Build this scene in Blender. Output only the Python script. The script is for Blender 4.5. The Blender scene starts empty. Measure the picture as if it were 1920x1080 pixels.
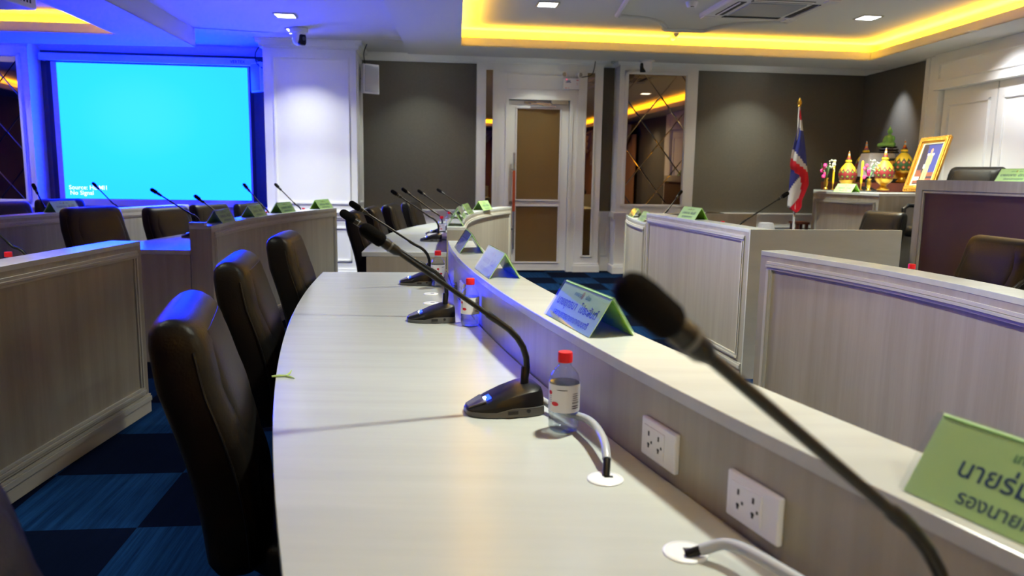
import bpy, bmesh, math, random
from mathutils import Vector, Matrix
random.seed(4)
SC = bpy.context.scene
COL = SC.collection
PI = math.pi
# ------------------------------------------------------------------ survey helpers
# The room was measured from its photograph: eye 1.28 m above the carpet, focal length 1420 px.
EYE = Vector((0, 0, 1.28)); FPX = 1420.0
_th = math.atan(215 / FPX); _ro = math.atan(.0163)
FW = Vector((0, math.cos(_th), -math.sin(_th))); _r0 = Vector((1, 0, 0)); _u0 = _r0.cross(FW)
RT = _r0 * math.cos(_ro) + _u0 * math.sin(_ro); UP = RT.cross(FW)
def ray(px, py): return FW + RT * ((px - 960) / FPX) - UP * ((py - 540) / FPX)
def at_z(px, py, z):
    d = ray(px, py); return EYE + d * ((z - EYE.z) / d.z)
def at_y(px, py, y):
    d = ray(px, py); return EYE + d * (y / d.y)
def at_plane(px, py, p, n):
    d = ray(px, py); return EYE + d * ((Vector(p) - EYE).dot(n) / d.dot(n))
# frame of the back wall: s runs along it, off comes into the room
AL = math.atan(.106); WU = Vector((math.cos(AL), math.sin(AL), 0)); WN = Vector((math.sin(AL), -math.cos(AL), 0)); WO = Vector((0, 10.03, 0))
def wp(s, off, z): return WO + WU * s + WN * off + Vector((0, 0, z))
def wpx(px, py, off=0):
    q = at_plane(px, py, WO + WN * off, WN); return (q - WO).dot(WU), q.z
# frame of the right wall: t runs towards the viewer
RU = Vector((.0425, -1, 0)).normalized(); RN = Vector((-1, -.0425, 0)).normalized(); RO = Vector((4.72, 10.53, 0))
def rp(t, off, z): return RO + RU * t + RN * off + Vector((0, 0, z))
def rpx(px, py, off=0):
    q = at_plane(px, py, RO + RN * off, RN); return (q - RO).dot(RU), q.z

# ------------------------------------------------------------------ materials
def new_mat(name):
    m = bpy.data.materials.new(name); m.use_nodes = True
    nt = m.node_tree; return m, nt, nt.nodes['Principled BSDF']
def mat(name, col, rough=.5, metal=0, coat=0, trans=0, ior=1.45, emit=None, es=0, spec=.5, bump=0, bscale=200, var=0, vscale=8):
    m, nt, b = new_mat(name)
    b.inputs['Base Color'].default_value = (*col, 1); b.inputs['Roughness'].default_value = rough
    b.inputs['Metallic'].default_value = metal; b.inputs['IOR'].default_value = ior
    b.inputs['Transmission Weight'].default_value = trans; b.inputs['Coat Weight'].default_value = coat
    b.inputs['Coat Roughness'].default_value = .03; b.inputs['Specular IOR Level'].default_value = spec
    if emit: b.inputs['Emission Color'].default_value = (*emit, 1); b.inputs['Emission Strength'].default_value = es
    L = nt.links
    if bump or var:
        tc = nt.nodes.new('ShaderNodeTexCoord')
    if bump:
        n = nt.nodes.new('ShaderNodeTexNoise'); n.inputs['Scale'].default_value = bscale; n.inputs['Detail'].default_value = 3
        bp = nt.nodes.new('ShaderNodeBump'); bp.inputs['Strength'].default_value = bump; bp.inputs['Distance'].default_value = .01
        L.new(tc.outputs['Object'], n.inputs['Vector']); L.new(n.outputs['Fac'], bp.inputs['Height']); L.new(bp.outputs['Normal'], b.inputs['Normal'])
    if var:
        n = nt.nodes.new('ShaderNodeTexNoise'); n.inputs['Scale'].default_value = vscale; n.inputs['Detail'].default_value = 4
        r = nt.nodes.new('ShaderNodeMapRange'); r.inputs['To Min'].default_value = 1 - var; r.inputs['To Max'].default_value = 1 + var
        x = nt.nodes.new('ShaderNodeMix'); x.data_type = 'RGBA'; x.blend_type = 'MULTIPLY'; x.inputs['Factor'].default_value = 1
        x.inputs['A'].default_value = (*col, 1)
        L.new(tc.outputs['Object'], n.inputs['Vector']); L.new(n.outputs['Fac'], r.inputs['Value']); L.new(r.outputs['Result'], x.inputs['B']); L.new(x.outputs['Result'], b.inputs['Base Color'])
    return m
def laminate(name, c1, c2, scale, rough=.32):
    """pale ash laminate: fine streaks along one axis"""
    m, nt, b = new_mat(name); L = nt.links
    tc = nt.nodes.new('ShaderNodeTexCoord'); mp = nt.nodes.new('ShaderNodeMapping'); mp.inputs['Scale'].default_value = scale
    n = nt.nodes.new('ShaderNodeTexNoise'); n.inputs['Scale'].default_value = 1; n.inputs['Detail'].default_value = 6; n.inputs['Roughness'].default_value = .62
    r = nt.nodes.new('ShaderNodeValToRGB'); r.color_ramp.elements[0].position = .34; r.color_ramp.elements[1].position = .66
    r.color_ramp.elements[0].color = (*c1, 1); r.color_ramp.elements[1].color = (*c2, 1)
    L.new(tc.outputs['Object'], mp.inputs['Vector']); L.new(mp.outputs['Vector'], n.inputs['Vector']); L.new(n.outputs['Fac'], r.inputs['Fac']); L.new(r.outputs['Color'], b.inputs['Base Color'])
    b.inputs['Roughness'].default_value = rough; b.inputs['Specular IOR Level'].default_value = .4
    return m
def emis(name, col, s, sample=True):
    m = bpy.data.materials.new(name); m.use_nodes = True; nt = m.node_tree; nt.nodes.clear()
    e = nt.nodes.new('ShaderNodeEmission'); o = nt.nodes.new('ShaderNodeOutputMaterial'); e.inputs['Color'].default_value = (*col, 1); e.inputs['Strength'].default_value = s
    nt.links.new(e.outputs[0], o.inputs[0])
    if not sample: m.cycles.emission_sampling = 'NONE'
    return m
M = {}
M['white'] = mat('white_paint', (.84, .84, .815), .42, bump=.02, bscale=60)
M['ceil'] = mat('ceiling_paint', (.60, .59, .57), .8)
M['fabric'] = mat('grey_wall_fabric', (.105, .10, .088), .95, bump=.25, bscale=260, var=.12, vscale=40)
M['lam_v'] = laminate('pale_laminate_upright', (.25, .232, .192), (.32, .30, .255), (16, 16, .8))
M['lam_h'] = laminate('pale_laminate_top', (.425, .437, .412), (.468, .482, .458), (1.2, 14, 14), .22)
M['trim_lam'] = mat('pale_molding', (.42, .405, .36), .35)
M['leather'] = mat('black_leather', (.0065, .006, .0055), .40, bump=.1, bscale=180, spec=.19)
M['leather_crease'] = mat('creased_black_leather', (.0065, .006, .0055), .42, bump=.4, bscale=16, spec=.17)
M['plastic'] = mat('black_plastic', (.006, .006, .0065), .36, spec=.3)
M['dkplastic'] = mat('dark_grey_plastic', (.085, .088, .09), .4)
M['black'] = mat('matt_black', (.008, .008, .009), .7)
M['foam'] = mat('black_foam', (.004, .004, .0045), .95, spec=.08, bump=.5, bscale=600)
M['chrome'] = mat('brushed_metal', (.62, .62, .62), .25, 1)
M['steel'] = mat('grey_metal', (.32, .32, .31), .4, .8)
M['mirror'] = mat('bronze_mirror', (.36, .25, .14), .015, 1)
M['door_glass'] = mat('brown_film_glass', (.14, .095, .042), .35, bump=.05, bscale=90, var=.1, vscale=3)
M['orange'] = mat('orange_sleeve', (.50, .08, .02), .4)
M['plate'] = mat('white_plastic', (.80, .79, .80), .25)
M['slot'] = mat('socket_hole', (.01, .01, .012), .6)
M['red'] = mat('red_cap', (.75, .012, .02), .35)
M['green'] = mat('green_card', (.50, .74, .29), .5, coat=.5)
M['green_in'] = mat('green_card_inside', (.20, .48, .03), .55, coat=.4)
M['ink'] = mat('blue_ink', (.012, .05, .14), .5)
M['ink_soft'] = mat('green_ink', (.05, .22, .10), .5)
M['ink_gold'] = mat('gold_ink', (.42, .30, .03), .5)
M['hose'] = mat('grey_conduit', (.36, .38, .42), .25)

def thin(name, tint, ior=1.45, rough=.03):
    m = bpy.data.materials.new(name); m.use_nodes = True; nt = m.node_tree; nt.nodes.clear(); N = nt.nodes; L = nt.links
    t = N.new('ShaderNodeBsdfTransparent'); t.inputs[0].default_value = (*tint, 1); g = N.new('ShaderNodeBsdfGlossy'); g.inputs['Roughness'].default_value = rough
    lw = N.new('ShaderNodeLayerWeight'); lw.inputs[0].default_value = .5; pw = N.new('ShaderNodeMath'); pw.operation = 'POWER'; pw.inputs[1].default_value = 4; f = N.new('ShaderNodeMapRange'); f.inputs['To Min'].default_value = .06; f.inputs['To Max'].default_value = .9; L.new(lw.outputs['Facing'], pw.inputs[0]); L.new(pw.outputs[0], f.inputs['Value']); x = N.new('ShaderNodeMixShader'); o = N.new('ShaderNodeOutputMaterial')
    L.new(f.outputs[0], x.inputs[0]); L.new(t.outputs[0], x.inputs[1]); L.new(g.outputs[0], x.inputs[2]); L.new(x.outputs[0], o.inputs[0]); return m
M['water'] = thin('water', (.90, .94, .97))
_n = M['water'].node_tree; _o = _n.nodes['Material Output']; _s = _o.inputs[0].links[0].from_socket; _g = _n.nodes.new('ShaderNodeBsdfGlass'); _g.inputs['IOR'].default_value = 1.33; _g.inputs['Roughness'].default_value = 0; _m = _n.nodes.new('ShaderNodeMixShader'); _m.inputs[0].default_value = .22; _n.links.new(_s, _m.inputs[1]); _n.links.new(_g.outputs[0], _m.inputs[2]); _n.links.new(_m.outputs[0], _o.inputs[0])
M['pet'] = thin('clear_bottle', (.95, .97, .98), 1.5)
M['label'] = mat('bottle_label', (.80, .80, .83), .35)
M['labelred'] = mat('red_print', (.62, .01, .03), .4)
M['labelink'] = mat('dark_print', (.05, .05, .09), .5)
M['gold'] = mat('gold', (.62, .36, .05), .28, 1, bump=.2, bscale=120)
M['goldpaint'] = mat('carved_gilt', (.50, .25, .035), .38, .7, bump=.8, bscale=70)
M['wood'] = mat('red_brown_wood', (.10, .022, .012), .35, var=.3, vscale=20)
M['brown'] = mat('dark_brown_panel', (.040, .019, .015), .55, var=.12, vscale=9)
M['buddha'] = mat('jade_green', (.16, .44, .12), .3, coat=.3)
M['cloth'] = mat('white_cloth', (.66, .66, .72), .9, bump=.6, bscale=90)
M['flag_r'] = mat('flag_red', (.55, .008, .03), .7); M['flag_w'] = mat('flag_white', (.70, .70, .72), .7); M['flag_b'] = mat('flag_blue', (.012, .025, .27), .7)
M['yellow'] = mat('yellow_thread', (.78, .50, .015), .6); M['orange_th'] = mat('orange_thread', (.75, .22, .01), .6)
M['darkgreen'] = mat('dark_green_thread', (.012, .07, .018), .6); M['darkred'] = mat('dark_red_thread', (.20, .008, .012), .6)
M['candle'] = mat('yellow_wax', (.80, .42, .01), .45)
M['pink'] = mat('magenta_petals', (.62, .015, .22), .6); M['leaf'] = mat('leaf_green', (.08, .17, .06), .6); M['whiteflower'] = mat('pale_flower', (.50, .52, .42), .7)
M['sprig'] = mat('pale_green_stem', (.42, .55, .18), .5)
M['curtain'] = mat('brown_curtain', (.33, .17, .08), .85); M['swag'] = mat('beige_swag', (.40, .35, .32), .8)
M['bluelogo'] = mat('blue_print', (.01, .05, .25), .4)
M['screen_white'] = mat('screen_border', (.62, .62, .65), .8)
M['lamp'] = emis('lamp_diffuser', (.92, .95, 1), 14, False)
M['cove'] = emis('warm_cove_strip', (1, .50, .012), 240)
M['cove_dim'] = emis('warm_cove_strip_dim', (1, .48, .015), 80)
M['led'] = emis('blue_status_light', (.02, .06, 1), 4, False); M['ledw'] = emis('white_status_light', (.8, .85, 1), 6, False)
M['screentext'] = emis('projected_text', (.75, .95, 1), 1.4, False)
M['magenta'] = emis('pink_led', (1, .05, .25), 1.2, False)
def screen_mat():
    m = bpy.data.materials.new('projected_blue_image'); m.use_nodes = True; nt = m.node_tree; nt.nodes.clear(); L = nt.links
    e = nt.nodes.new('ShaderNodeEmission'); o = nt.nodes.new('ShaderNodeOutputMaterial'); e.inputs['Color'].default_value = (.0011, .0205, 1, 1)
    tc = nt.nodes.new('ShaderNodeTexCoord'); mp = nt.nodes.new('ShaderNodeMapping'); mp.inputs['Location'].default_value = (-.42, -.5, -.62)
    ln = nt.nodes.new('ShaderNodeVectorMath'); ln.operation = 'LENGTH'
    r = nt.nodes.new('ShaderNodeMapRange'); r.inputs['From Max'].default_value = .75; r.inputs['To Min'].default_value = 58.0; r.inputs['To Max'].default_value = 44.0
    L.new(tc.outputs['Generated'], mp.inputs['Vector']); L.new(mp.outputs['Vector'], ln.inputs[0]); L.new(ln.outputs['Value'], r.inputs['Value']); L.new(r.outputs['Result'], e.inputs['Strength']); mx = nt.nodes.new('ShaderNodeMix'); mx.data_type = 'RGBA'; mr = nt.nodes.new('ShaderNodeMapRange'); mr.inputs['From Max'].default_value = .6; mx.inputs['A'].default_value = (.0026, .0150, 1, 1); mx.inputs['B'].default_value = (.0006, .0142, 1, 1); L.new(ln.outputs['Value'], mr.inputs['Value']); L.new(mr.outputs['Result'], mx.inputs['Factor']); L.new(mx.outputs['Result'], e.inputs['Color']); L.new(e.outputs[0], o.inputs[0])
    return m
M['screen'] = screen_mat()
def carpet():
    m, nt, b = new_mat('blue_carpet_tiles'); L = nt.links; N = nt.nodes
    tc = N.new('ShaderNodeTexCoord'); mp = N.new('ShaderNodeMapping'); mp.vector_type = 'TEXTURE'
    mp.inputs['Location'].default_value = (-1.386, 3.062, 0); mp.inputs['Rotation'].default_value = (0, 0, AL); mp.inputs['Scale'].default_value = (.5067, .5067, 1)
    ck = N.new('ShaderNodeTexChecker'); ck.inputs['Scale'].default_value = 1; 
    off = N.new('ShaderNodeVectorMath'); off.operation = 'ADD'; off.inputs[1].default_value = (100, 100, .5)
    L.new(tc.outputs['Object'], mp.inputs['Vector']); L.new(mp.outputs['Vector'], off.inputs[0]); L.new(off.outputs[0], ck.inputs['Vector'])
    m2 = N.new('ShaderNodeMapping'); m2.inputs['Scale'].default_value = (34, .8, 1); L.new(off.outputs[0], m2.inputs['Vector'])
    n = N.new('ShaderNodeTexNoise'); n.inputs['Scale'].default_value = 1; n.inputs['Detail'].default_value = 5; n.inputs['Roughness'].default_value = .8
    L.new(m2.outputs['Vector'], n.inputs['Vector'])
    r = N.new('ShaderNodeValToRGB'); r.color_ramp.elements[0].position = .3; r.color_ramp.elements[1].position = .72
    r.color_ramp.elements[0].color = (.001, .006, .026, 1); r.color_ramp.elements[1].color = (.005, .028, .095, 1)
    L.new(n.outputs['Fac'], r.inputs['Fac'])
    r2 = N.new('ShaderNodeValToRGB'); r2.color_ramp.elements[0].color = (.0006, .0015, .006, 1); r2.color_ramp.elements[1].color = (.0015, .004, .016, 1); L.new(n.outputs['Fac'], r2.inputs['Fac'])
    x = N.new('ShaderNodeMix'); x.data_type = 'RGBA'; L.new(ck.outputs['Fac'], x.inputs['Factor']); L.new(r.outputs['Color'], x.inputs['A']); L.new(r2.outputs['Color'], x.inputs['B'])
    L.new(x.outputs['Result'], b.inputs['Base Color']); b.inputs['Roughness'].default_value = 1; b.inputs['Specular IOR Level'].default_value = .02
    return m
M['carpet'] = carpet()
def diamond_mat(name, bg, dia, dot, n_around):
    """woven diamonds around an egg-shaped dome: yellow above, a band of diamonds below (local z up, dome spans z .12-.30)"""
    m, nt, b = new_mat(name); L = nt.links; N = nt.nodes
    tc = N.new('ShaderNodeTexCoord'); sp = N.new('ShaderNodeSeparateXYZ'); L.new(tc.outputs['Object'], sp.inputs[0])
    def mth(op, a, c=None):
        q = N.new('ShaderNodeMath'); q.operation = op
        for i, v in enumerate((a, c)):
            if v is None: continue
            if isinstance(v, (int, float)): q.inputs[i].default_value = v
            else: L.new(v, q.inputs[i])
        return q.outputs[0]
    ang = mth('MULTIPLY', mth('ARCTAN2', sp.outputs['Y'], sp.outputs['X']), n_around / (2 * PI))
    h = mth('MULTIPLY', mth('SUBTRACT', sp.outputs['Z'], .135), 1 / .055)
    du = mth('ABSOLUTE', mth('SUBTRACT', mth('FRACT', mth('ADD', ang, 50)), .5)); dv = mth('ABSOLUTE', mth('SUBTRACT', mth('FRACT', mth('ADD', h, 50)), .5))
    d = mth('ADD', du, dv)
    isdia = mth('LESS_THAN', d, .36); isdot = mth('LESS_THAN', d, .13)
    zig = mth('ADD', h, mth('MULTIPLY', du, 1.6))
    top = mth('GREATER_THAN', zig, 2.35); bot = mth('LESS_THAN', mth('SUBTRACT', h, mth('MULTIPLY', du, 1.4)), -.55)
    def mix(f, a, c):
        x = N.new('ShaderNodeMix'); x.data_type = 'RGBA'; L.new(f, x.inputs['Factor'])
        for k, v in (('A', a), ('B', c)):
            if isinstance(v, tuple): x.inputs[k].default_value = (*v, 1)
            else: L.new(v, x.inputs[k])
        return x.outputs['Result']
    c = mix(isdia, bg, dia); c = mix(isdot, c, dot); c = mix(top, c, (.78, .50, .015)); c = mix(bot, c, (.72, .36, .015))
    L.new(c, b.inputs['Base Color']); b.inputs['Roughness'].default_value = .6
    return m
M['dome_r'] = diamond_mat('woven_dome_red', (.20, .008, .012), (.012, .10, .02), (.55, .6, .05), 11)
M['dome_g'] = diamond_mat('woven_dome_green', (.012, .07, .018), (.35, .02, .01), (.7, .45, .15), 11)

# ------------------------------------------------------------------ mesh helpers
def lmat(o): return Matrix.LocRotScale(o.location, o.rotation_euler, o.scale)
def wmat(o):
    m = lmat(o)
    while o.parent: o = o.parent; m = lmat(o) @ m
    return m
class MB:
    def __init__(s): s.v = []; s.f = []; s.mi = []
    def add(s, vs, fs, mi=0):
        b = len(s.v); s.v += [Vector(v) for v in vs]; s.f += [[b + i for i in f] for f in fs]; s.mi += [mi] * len(fs); return s
    def box(s, c, d, rz=0, mi=0, M3=None):
        c = Vector(c); x, y, z = d[0] / 2, d[1] / 2, d[2] / 2; R = M3 if M3 is not None else Matrix.Rotation(rz, 3, 'Z')
        vs = [c + R @ Vector((i * x, j * y, k * z)) for k in (-1, 1) for j in (-1, 1) for i in (-1, 1)]
        return s.add(vs, [(0, 2, 3, 1), (4, 5, 7, 6), (0, 1, 5, 4), (2, 6, 7, 3), (0, 4, 6, 2), (1, 3, 7, 5)], mi)
    def hexa(s, p, mi=0):   # 8 points: bottom quad, top quad
        return s.add(p, [(0, 3, 2, 1), (4, 5, 6, 7), (0, 1, 5, 4), (1, 2, 6, 5), (2, 3, 7, 6), (3, 0, 4, 7)], mi)
    def slab(s, s0, s1, z0, z1, o0, o1, fr=None, mi=0):   # in a wall frame
        fr = fr or wp
        return s.hexa([fr(s0, o0, z0), fr(s1, o0, z0), fr(s1, o1, z0), fr(s0, o1, z0), fr(s0, o0, z1), fr(s1, o0, z1), fr(s1, o1, z1), fr(s0, o1, z1)], mi)
    def prism(s, poly, z0, z1, mi=0):
        n = len(poly); vs = [(p[0], p[1], z0) for p in poly] + [(p[0], p[1], z1) for p in poly]
        return s.add(vs, [list(range(n))[::-1], list(range(n, 2 * n))] + [(i, (i + 1) % n, n + (i + 1) % n, n + i) for i in range(n)], mi)
    def ribbon(s, A, B, z0, z1, mi=0):
        n = len(A); vs = []
        for a, b in zip(A, B): vs += [(a[0], a[1], z0), (b[0], b[1], z0), (b[0], b[1], z1), (a[0], a[1], z1)]
        fs = [(3, 2, 1, 0), tuple(4 * (n - 1) + k for k in range(4))]
        for i in range(n - 1):
            for k in range(4): fs.append((4 * i + k, 4 * i + (k + 1) % 4, 4 * i + 4 + (k + 1) % 4, 4 * i + 4 + k))
        return s.add(vs, fs, mi)
    def loft(s, rings, cap=True, close=True, mi=0):
        n = len(rings[0]); vs = [p for r in rings for p in r]; fs = []
        for i in range(len(rings) - 1):
            for k in range(n if close else n - 1):
                a, b = i * n + k, i * n + (k + 1) % n; fs.append((a, b, b + n, a + n))
        if cap: fs += [list(range(n))[::-1], [len(vs) - n + k for k in range(n)]]
        return s.add(vs, fs, mi)
    def tube(s, pts, r, seg=10, cap=True, mi=0, flat=1):
        pts = [Vector(p) for p in pts]; n = len(pts); rr = r if isinstance(r, (list, tuple)) else [r] * n; rings = []; side = None
        for i, p in enumerate(pts):
            t = (pts[min(i + 1, n - 1)] - pts[max(i - 1, 0)])
            if t.length < 1e-9: t = Vector((0, 0, 1))
            t.normalize()
            if side is None: side = t.cross(Vector((0, 0, 1)) if abs(t.z) < .9 else Vector((1, 0, 0)))
            side = (side - t * side.dot(t)).normalized(); up = side.cross(t)
            rings.append([p + (side * math.cos(2 * PI * k / seg) + up * math.sin(2 * PI * k / seg) * flat) * rr[i] for k in range(seg)])
        return s.loft(rings, cap, mi=mi)
    def lathe(s, prof, c=(0, 0, 0), seg=20, mi=0, sx=1, sy=1):
        c = Vector(c); rings = [[c + Vector((max(r, 1e-4) * math.cos(2 * PI * k / seg) * sx, max(r, 1e-4) * math.sin(2 * PI * k / seg) * sy, z)) for k in range(seg)] for r, z in prof]
        return s.loft(rings, True, mi=mi)
    def blob(s, c, r, seg=12, rows=8, mi=0, R=None):
        c = Vector(c); r = r if isinstance(r, (tuple, list)) else (r, r, r); rings = []
        for i in range(rows + 1):
            a = -PI / 2 + PI * i / rows; q = max(math.cos(a), .002)
            ring = [Vector((r[0] * q * math.cos(2 * PI * k / seg), r[1] * q * math.sin(2 * PI * k / seg), r[2] * math.sin(a))) for k in range(seg)]
            rings.append([c + (R @ p if R is not None else p) for p in ring])
        return s.loft(rings, True, mi=mi)
    def build(s, name, mats, parent=None, smooth=False, world=False, bevel=0, bseg=2, loc=None, weld=False):
        me = bpy.data.meshes.new(name); vs = s.v
        if parent is not None and world:
            iv = wmat(parent).inverted(); vs = [iv @ v for v in vs]
        if loc is not None: vs = [v - Vector(loc) for v in vs]
        me.from_pydata([tuple(v) for v in vs], [], s.f)
        for m in (mats if isinstance(mats, (list, tuple)) else [mats]): me.materials.append(m)
        if isinstance(mats, (list, tuple)): me.polygons.foreach_set('material_index', s.mi)
        bm = bmesh.new(); bm.from_mesh(me)
        if weld: bmesh.ops.remove_doubles(bm, verts=bm.verts, dist=1e-5)
        bmesh.ops.recalc_face_normals(bm, faces=bm.faces); bm.to_mesh(me); bm.free()
        if smooth:
            me.polygons.foreach_set('use_smooth', [True] * len(me.polygons)); me.set_sharp_from_angle(angle=math.radians(42))
        o = bpy.data.objects.new(name, me); COL.objects.link(o)
        if parent is not None: o.parent = parent
        if loc is not None: o.location = loc
        if bevel:
            b = o.modifiers.new('Bevel', 'BEVEL'); b.width = bevel; b.segments = bseg; b.limit_method = 'ANGLE'; b.angle_limit = math.radians(40)
        return o
def tag(o, label, cat, group=None, kind=None):
    if label: o['label'] = label
    if cat: o['category'] = cat
    if group: o['group'] = group
    if kind: o['kind'] = kind
    return o
def thing(name, label, cat, loc=(0, 0, 0), rz=0, group=None):
    o = bpy.data.objects.new(name, None); COL.objects.link(o); o.location = loc; o.rotation_euler = (0, 0, rz); o.empty_display_size = .05
    return tag(o, label, cat, group)
def struct(o, label=None):
    o['kind'] = 'structure'
    if label: o['label'] = label
    return o
def sroot(name, loc=(0, 0, 0)):
    o = bpy.data.objects.new(name, None); COL.objects.link(o); o.location = loc; o['kind'] = 'structure'; return o
def dup(root, loc, rz, label, group=None, scale=None):
    r = root.copy(); COL.objects.link(r); r.location = loc; r.rotation_euler = (0, 0, rz); r['label'] = label
    if group: r['group'] = group
    if scale: r.scale = scale if isinstance(scale, tuple) else (scale,) * 3
    for ch in list(root.children):
        c = ch.copy(); COL.objects.link(c); c.parent = r
        for g in list(ch.children):
            d = g.copy(); COL.objects.link(d); d.parent = c
    return r
_tcache = {}
def text_mesh(body, size):
    k = (body, size)
    if k not in _tcache:
        cu = bpy.data.curves.new('lettering', 'FONT'); cu.body = body; cu.size = size; cu.offset = size * .012; cu.align_x = 'CENTER'; cu.resolution_u = 3
        o = bpy.data.objects.new('lettering', cu); COL.objects.link(o)
        me = bpy.data.meshes.new_from_object(o.evaluated_get(bpy.context.evaluated_depsgraph_get()))
        bpy.data.objects.remove(o); bpy.data.curves.remove(cu)
        _tcache[k] = ([v.co.copy() for v in me.vertices], [list(p.vertices) for p in me.polygons]); bpy.data.meshes.remove(me)
    return _tcache[k]
def add_text(mb, body, size, O, X, Y, maxw=None, mi=0):
    vs, fs = text_mesh(body, size); O = Vector(O); X = Vector(X); Y = Vector(Y)
    if not vs: return
    w = max(v.x for v in vs) - min(v.x for v in vs); k = min(1, maxw / w) if maxw else 1
    mb.add([O + X * (v.x * k) + Y * v.y for v in vs], fs, mi)
def cat_rom(pts, step=.08):
    pts = [Vector(p) for p in pts]; P = [pts[0] * 2 - pts[1]] + pts + [pts[-1] * 2 - pts[-2]]; out = []
    for i in range(1, len(P) - 2):
        a, b, c, d = P[i - 1:i + 3]; n = max(2, int((c - b).length / step))
        for k in range(n):
            t = k / n; out.append(.5 * ((2 * b) + (c - a) * t + (2 * a - 5 * b + 4 * c - d) * t * t + (3 * b - a - 3 * c + d) * t ** 3))
    return out + [pts[-1]]
def offset(path, d):   # to the left of the direction of travel
    out = []
    for i, p in enumerate(path):
        t = (path[min(i + 1, len(path) - 1)] - path[max(i - 1, 0)]).normalized(); out.append(Vector((p.x - t.y * d, p.y + t.x * d)))
    return out
def sub(path, s0, s1):
    L = [0]
    for a, b in zip(path, path[1:]): L.append(L[-1] + (b - a).length)
    if s1 <= 0: s1 = L[-1] + s1
    def pt(s):
        for i in range(len(path) - 1):
            if L[i + 1] >= s: return path[i].lerp(path[i + 1], (s - L[i]) / max(L[i + 1] - L[i], 1e-9))
        return path[-1]
    return [pt(s0)] + [p for p, l in zip(path, L) if s0 + 1e-4 < l < s1 - 1e-4] + [pt(s1)]
# ------------------------------------------------------------------ room shell
o = MB().box((-1.5, 3.2, -.05), (14.5, 16, .1)).build('floor', M['carpet'], loc=(0, 0, 0)); struct(o, 'carpet of dark and light blue checkered tiles')
o = MB().slab(-9.2, 5.2, 0, 3.0, -.12, 0).build('wall_back', M['fabric']); struct(o, 'grey fabric back wall')
o = MB().slab(-.2, 14.8, 0, 3.0, -.12, 0, rp).build('wall_right', M['fabric']); struct(o, 'grey fabric side wall')
o = MB().box((-8.42, 3, 1.5), (.12, 15, 3)).build('wall_left', M['fabric']); struct(o)
o = MB().box((-1.5, -4.06, 1.5), (14.2, .12, 3)).build('wall_behind', M['fabric']); struct(o)
Z0 = 2.655; ZR = 2.75; ZT = 2.845
def crown_mb(mb, s0, s1, off, z0=Z0, z1=ZR, fr=wp, ext=0):
    prof = [(0, z0), (.018, z0), (.022, z0 + .016), (.034, z0 + .022), (.05, z0 + .05), (.066, z0 + .07), (.07, z1 - .012), (.082, z1 - .008), (.082, z1 + .01), (0, z1 + .01)]
    rings = []
    for s, e in ((s0, -1), (s1, 1)): rings.append([fr(s + e * ext * p[0], off + p[0], p[1]) for p in prof])
    return mb.loft(rings)
def frame_mb(mb, s0, s1, z0, z1, off, w=.03, h=.014, fr=wp):   # picture-frame molding, two steps
    for k, (ww, hh) in enumerate(((w, h * .55), (w * .5, h))):
        d = (w - ww) / 2
        for a, b, c, e in ((s0 + d, s1 - d, z0 + d, z0 + d + ww), (s0 + d, s1 - d, z1 - d - ww, z1 - d), (s0 + d, s0 + d + ww, z0 + d, z1 - d), (s1 - d - ww, s1 - d, z0 + d, z1 - d)):
            mb.slab(a, b, c, e, off, off + hh, fr)
    return mb
tn = [0]
def trim(mb, m='white', parent=None, label=None, smooth=False):
    tn[0] += 1; o = mb.build('trim_%d' % tn[0], M[m], parent, smooth=smooth); struct(o, label); return o
# wainscot with chair rail, panels and skirting along the back wall
def rail_mb(mb, s0, s1, off, fr=wp):
    for z0, z1, h in ((.705, .725, .014), (.725, .76, .024), (.76, .782, .034), (.782, .80, .045)): mb.slab(s0, s1, z0, z1, off, off + h, fr)
def skirt_mb(mb, s0, s1, off, fr=wp, e=0):
    mb.slab(s0 - e, s1 + e, 0, .085, off, off + .022, fr); mb.slab(s0 - e * .6, s1 + e * .6, .085, .115, off, off + .013, fr)
mb = MB(); mb.slab(-5.76, -.5, 0, .71, 0, .012); mb.slab(1.115, 1.3, 0, .71, 0, .012); mb.slab(2.3, 4.72, 0, .71, 0, .012)
for a, b in ((-5.76, -2.985), (-1.94, -.5), (1.115, 1.30), (2.3, 4.72)): rail_mb(mb, a, b, .0)
for a, b in ((-5.6, -4.5), (-4.4, -3.2), (-1.85, -1.3), (-1.2, -.62), (1.15, 1.27), (2.45, 3.4), (3.5, 4.6)): frame_mb(mb, a, b, .2, .62, .012)
trim(mb, label='white wainscot with chair rail along the back wall')
mb = MB(); 
for a, b in ((-5.76, -2.985), (-1.94, -.5), (1.115, 1.30), (2.3, 4.72)): skirt_mb(mb, a, b, .012)
struct(mb.build('baseboard_back', M['white']), 'white skirting along the back wall')
mb = MB(); crown_mb(mb, -5.76, -2.985, 0); crown_mb(mb, -1.94, -.5, 0); crown_mb(mb, 1.115, 1.3, 0); crown_mb(mb, 2.3, 4.72, 0); crown_mb(mb, 0, 1.6, 0, fr=rp)
trim(mb, label='cornice along the back wall')
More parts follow.
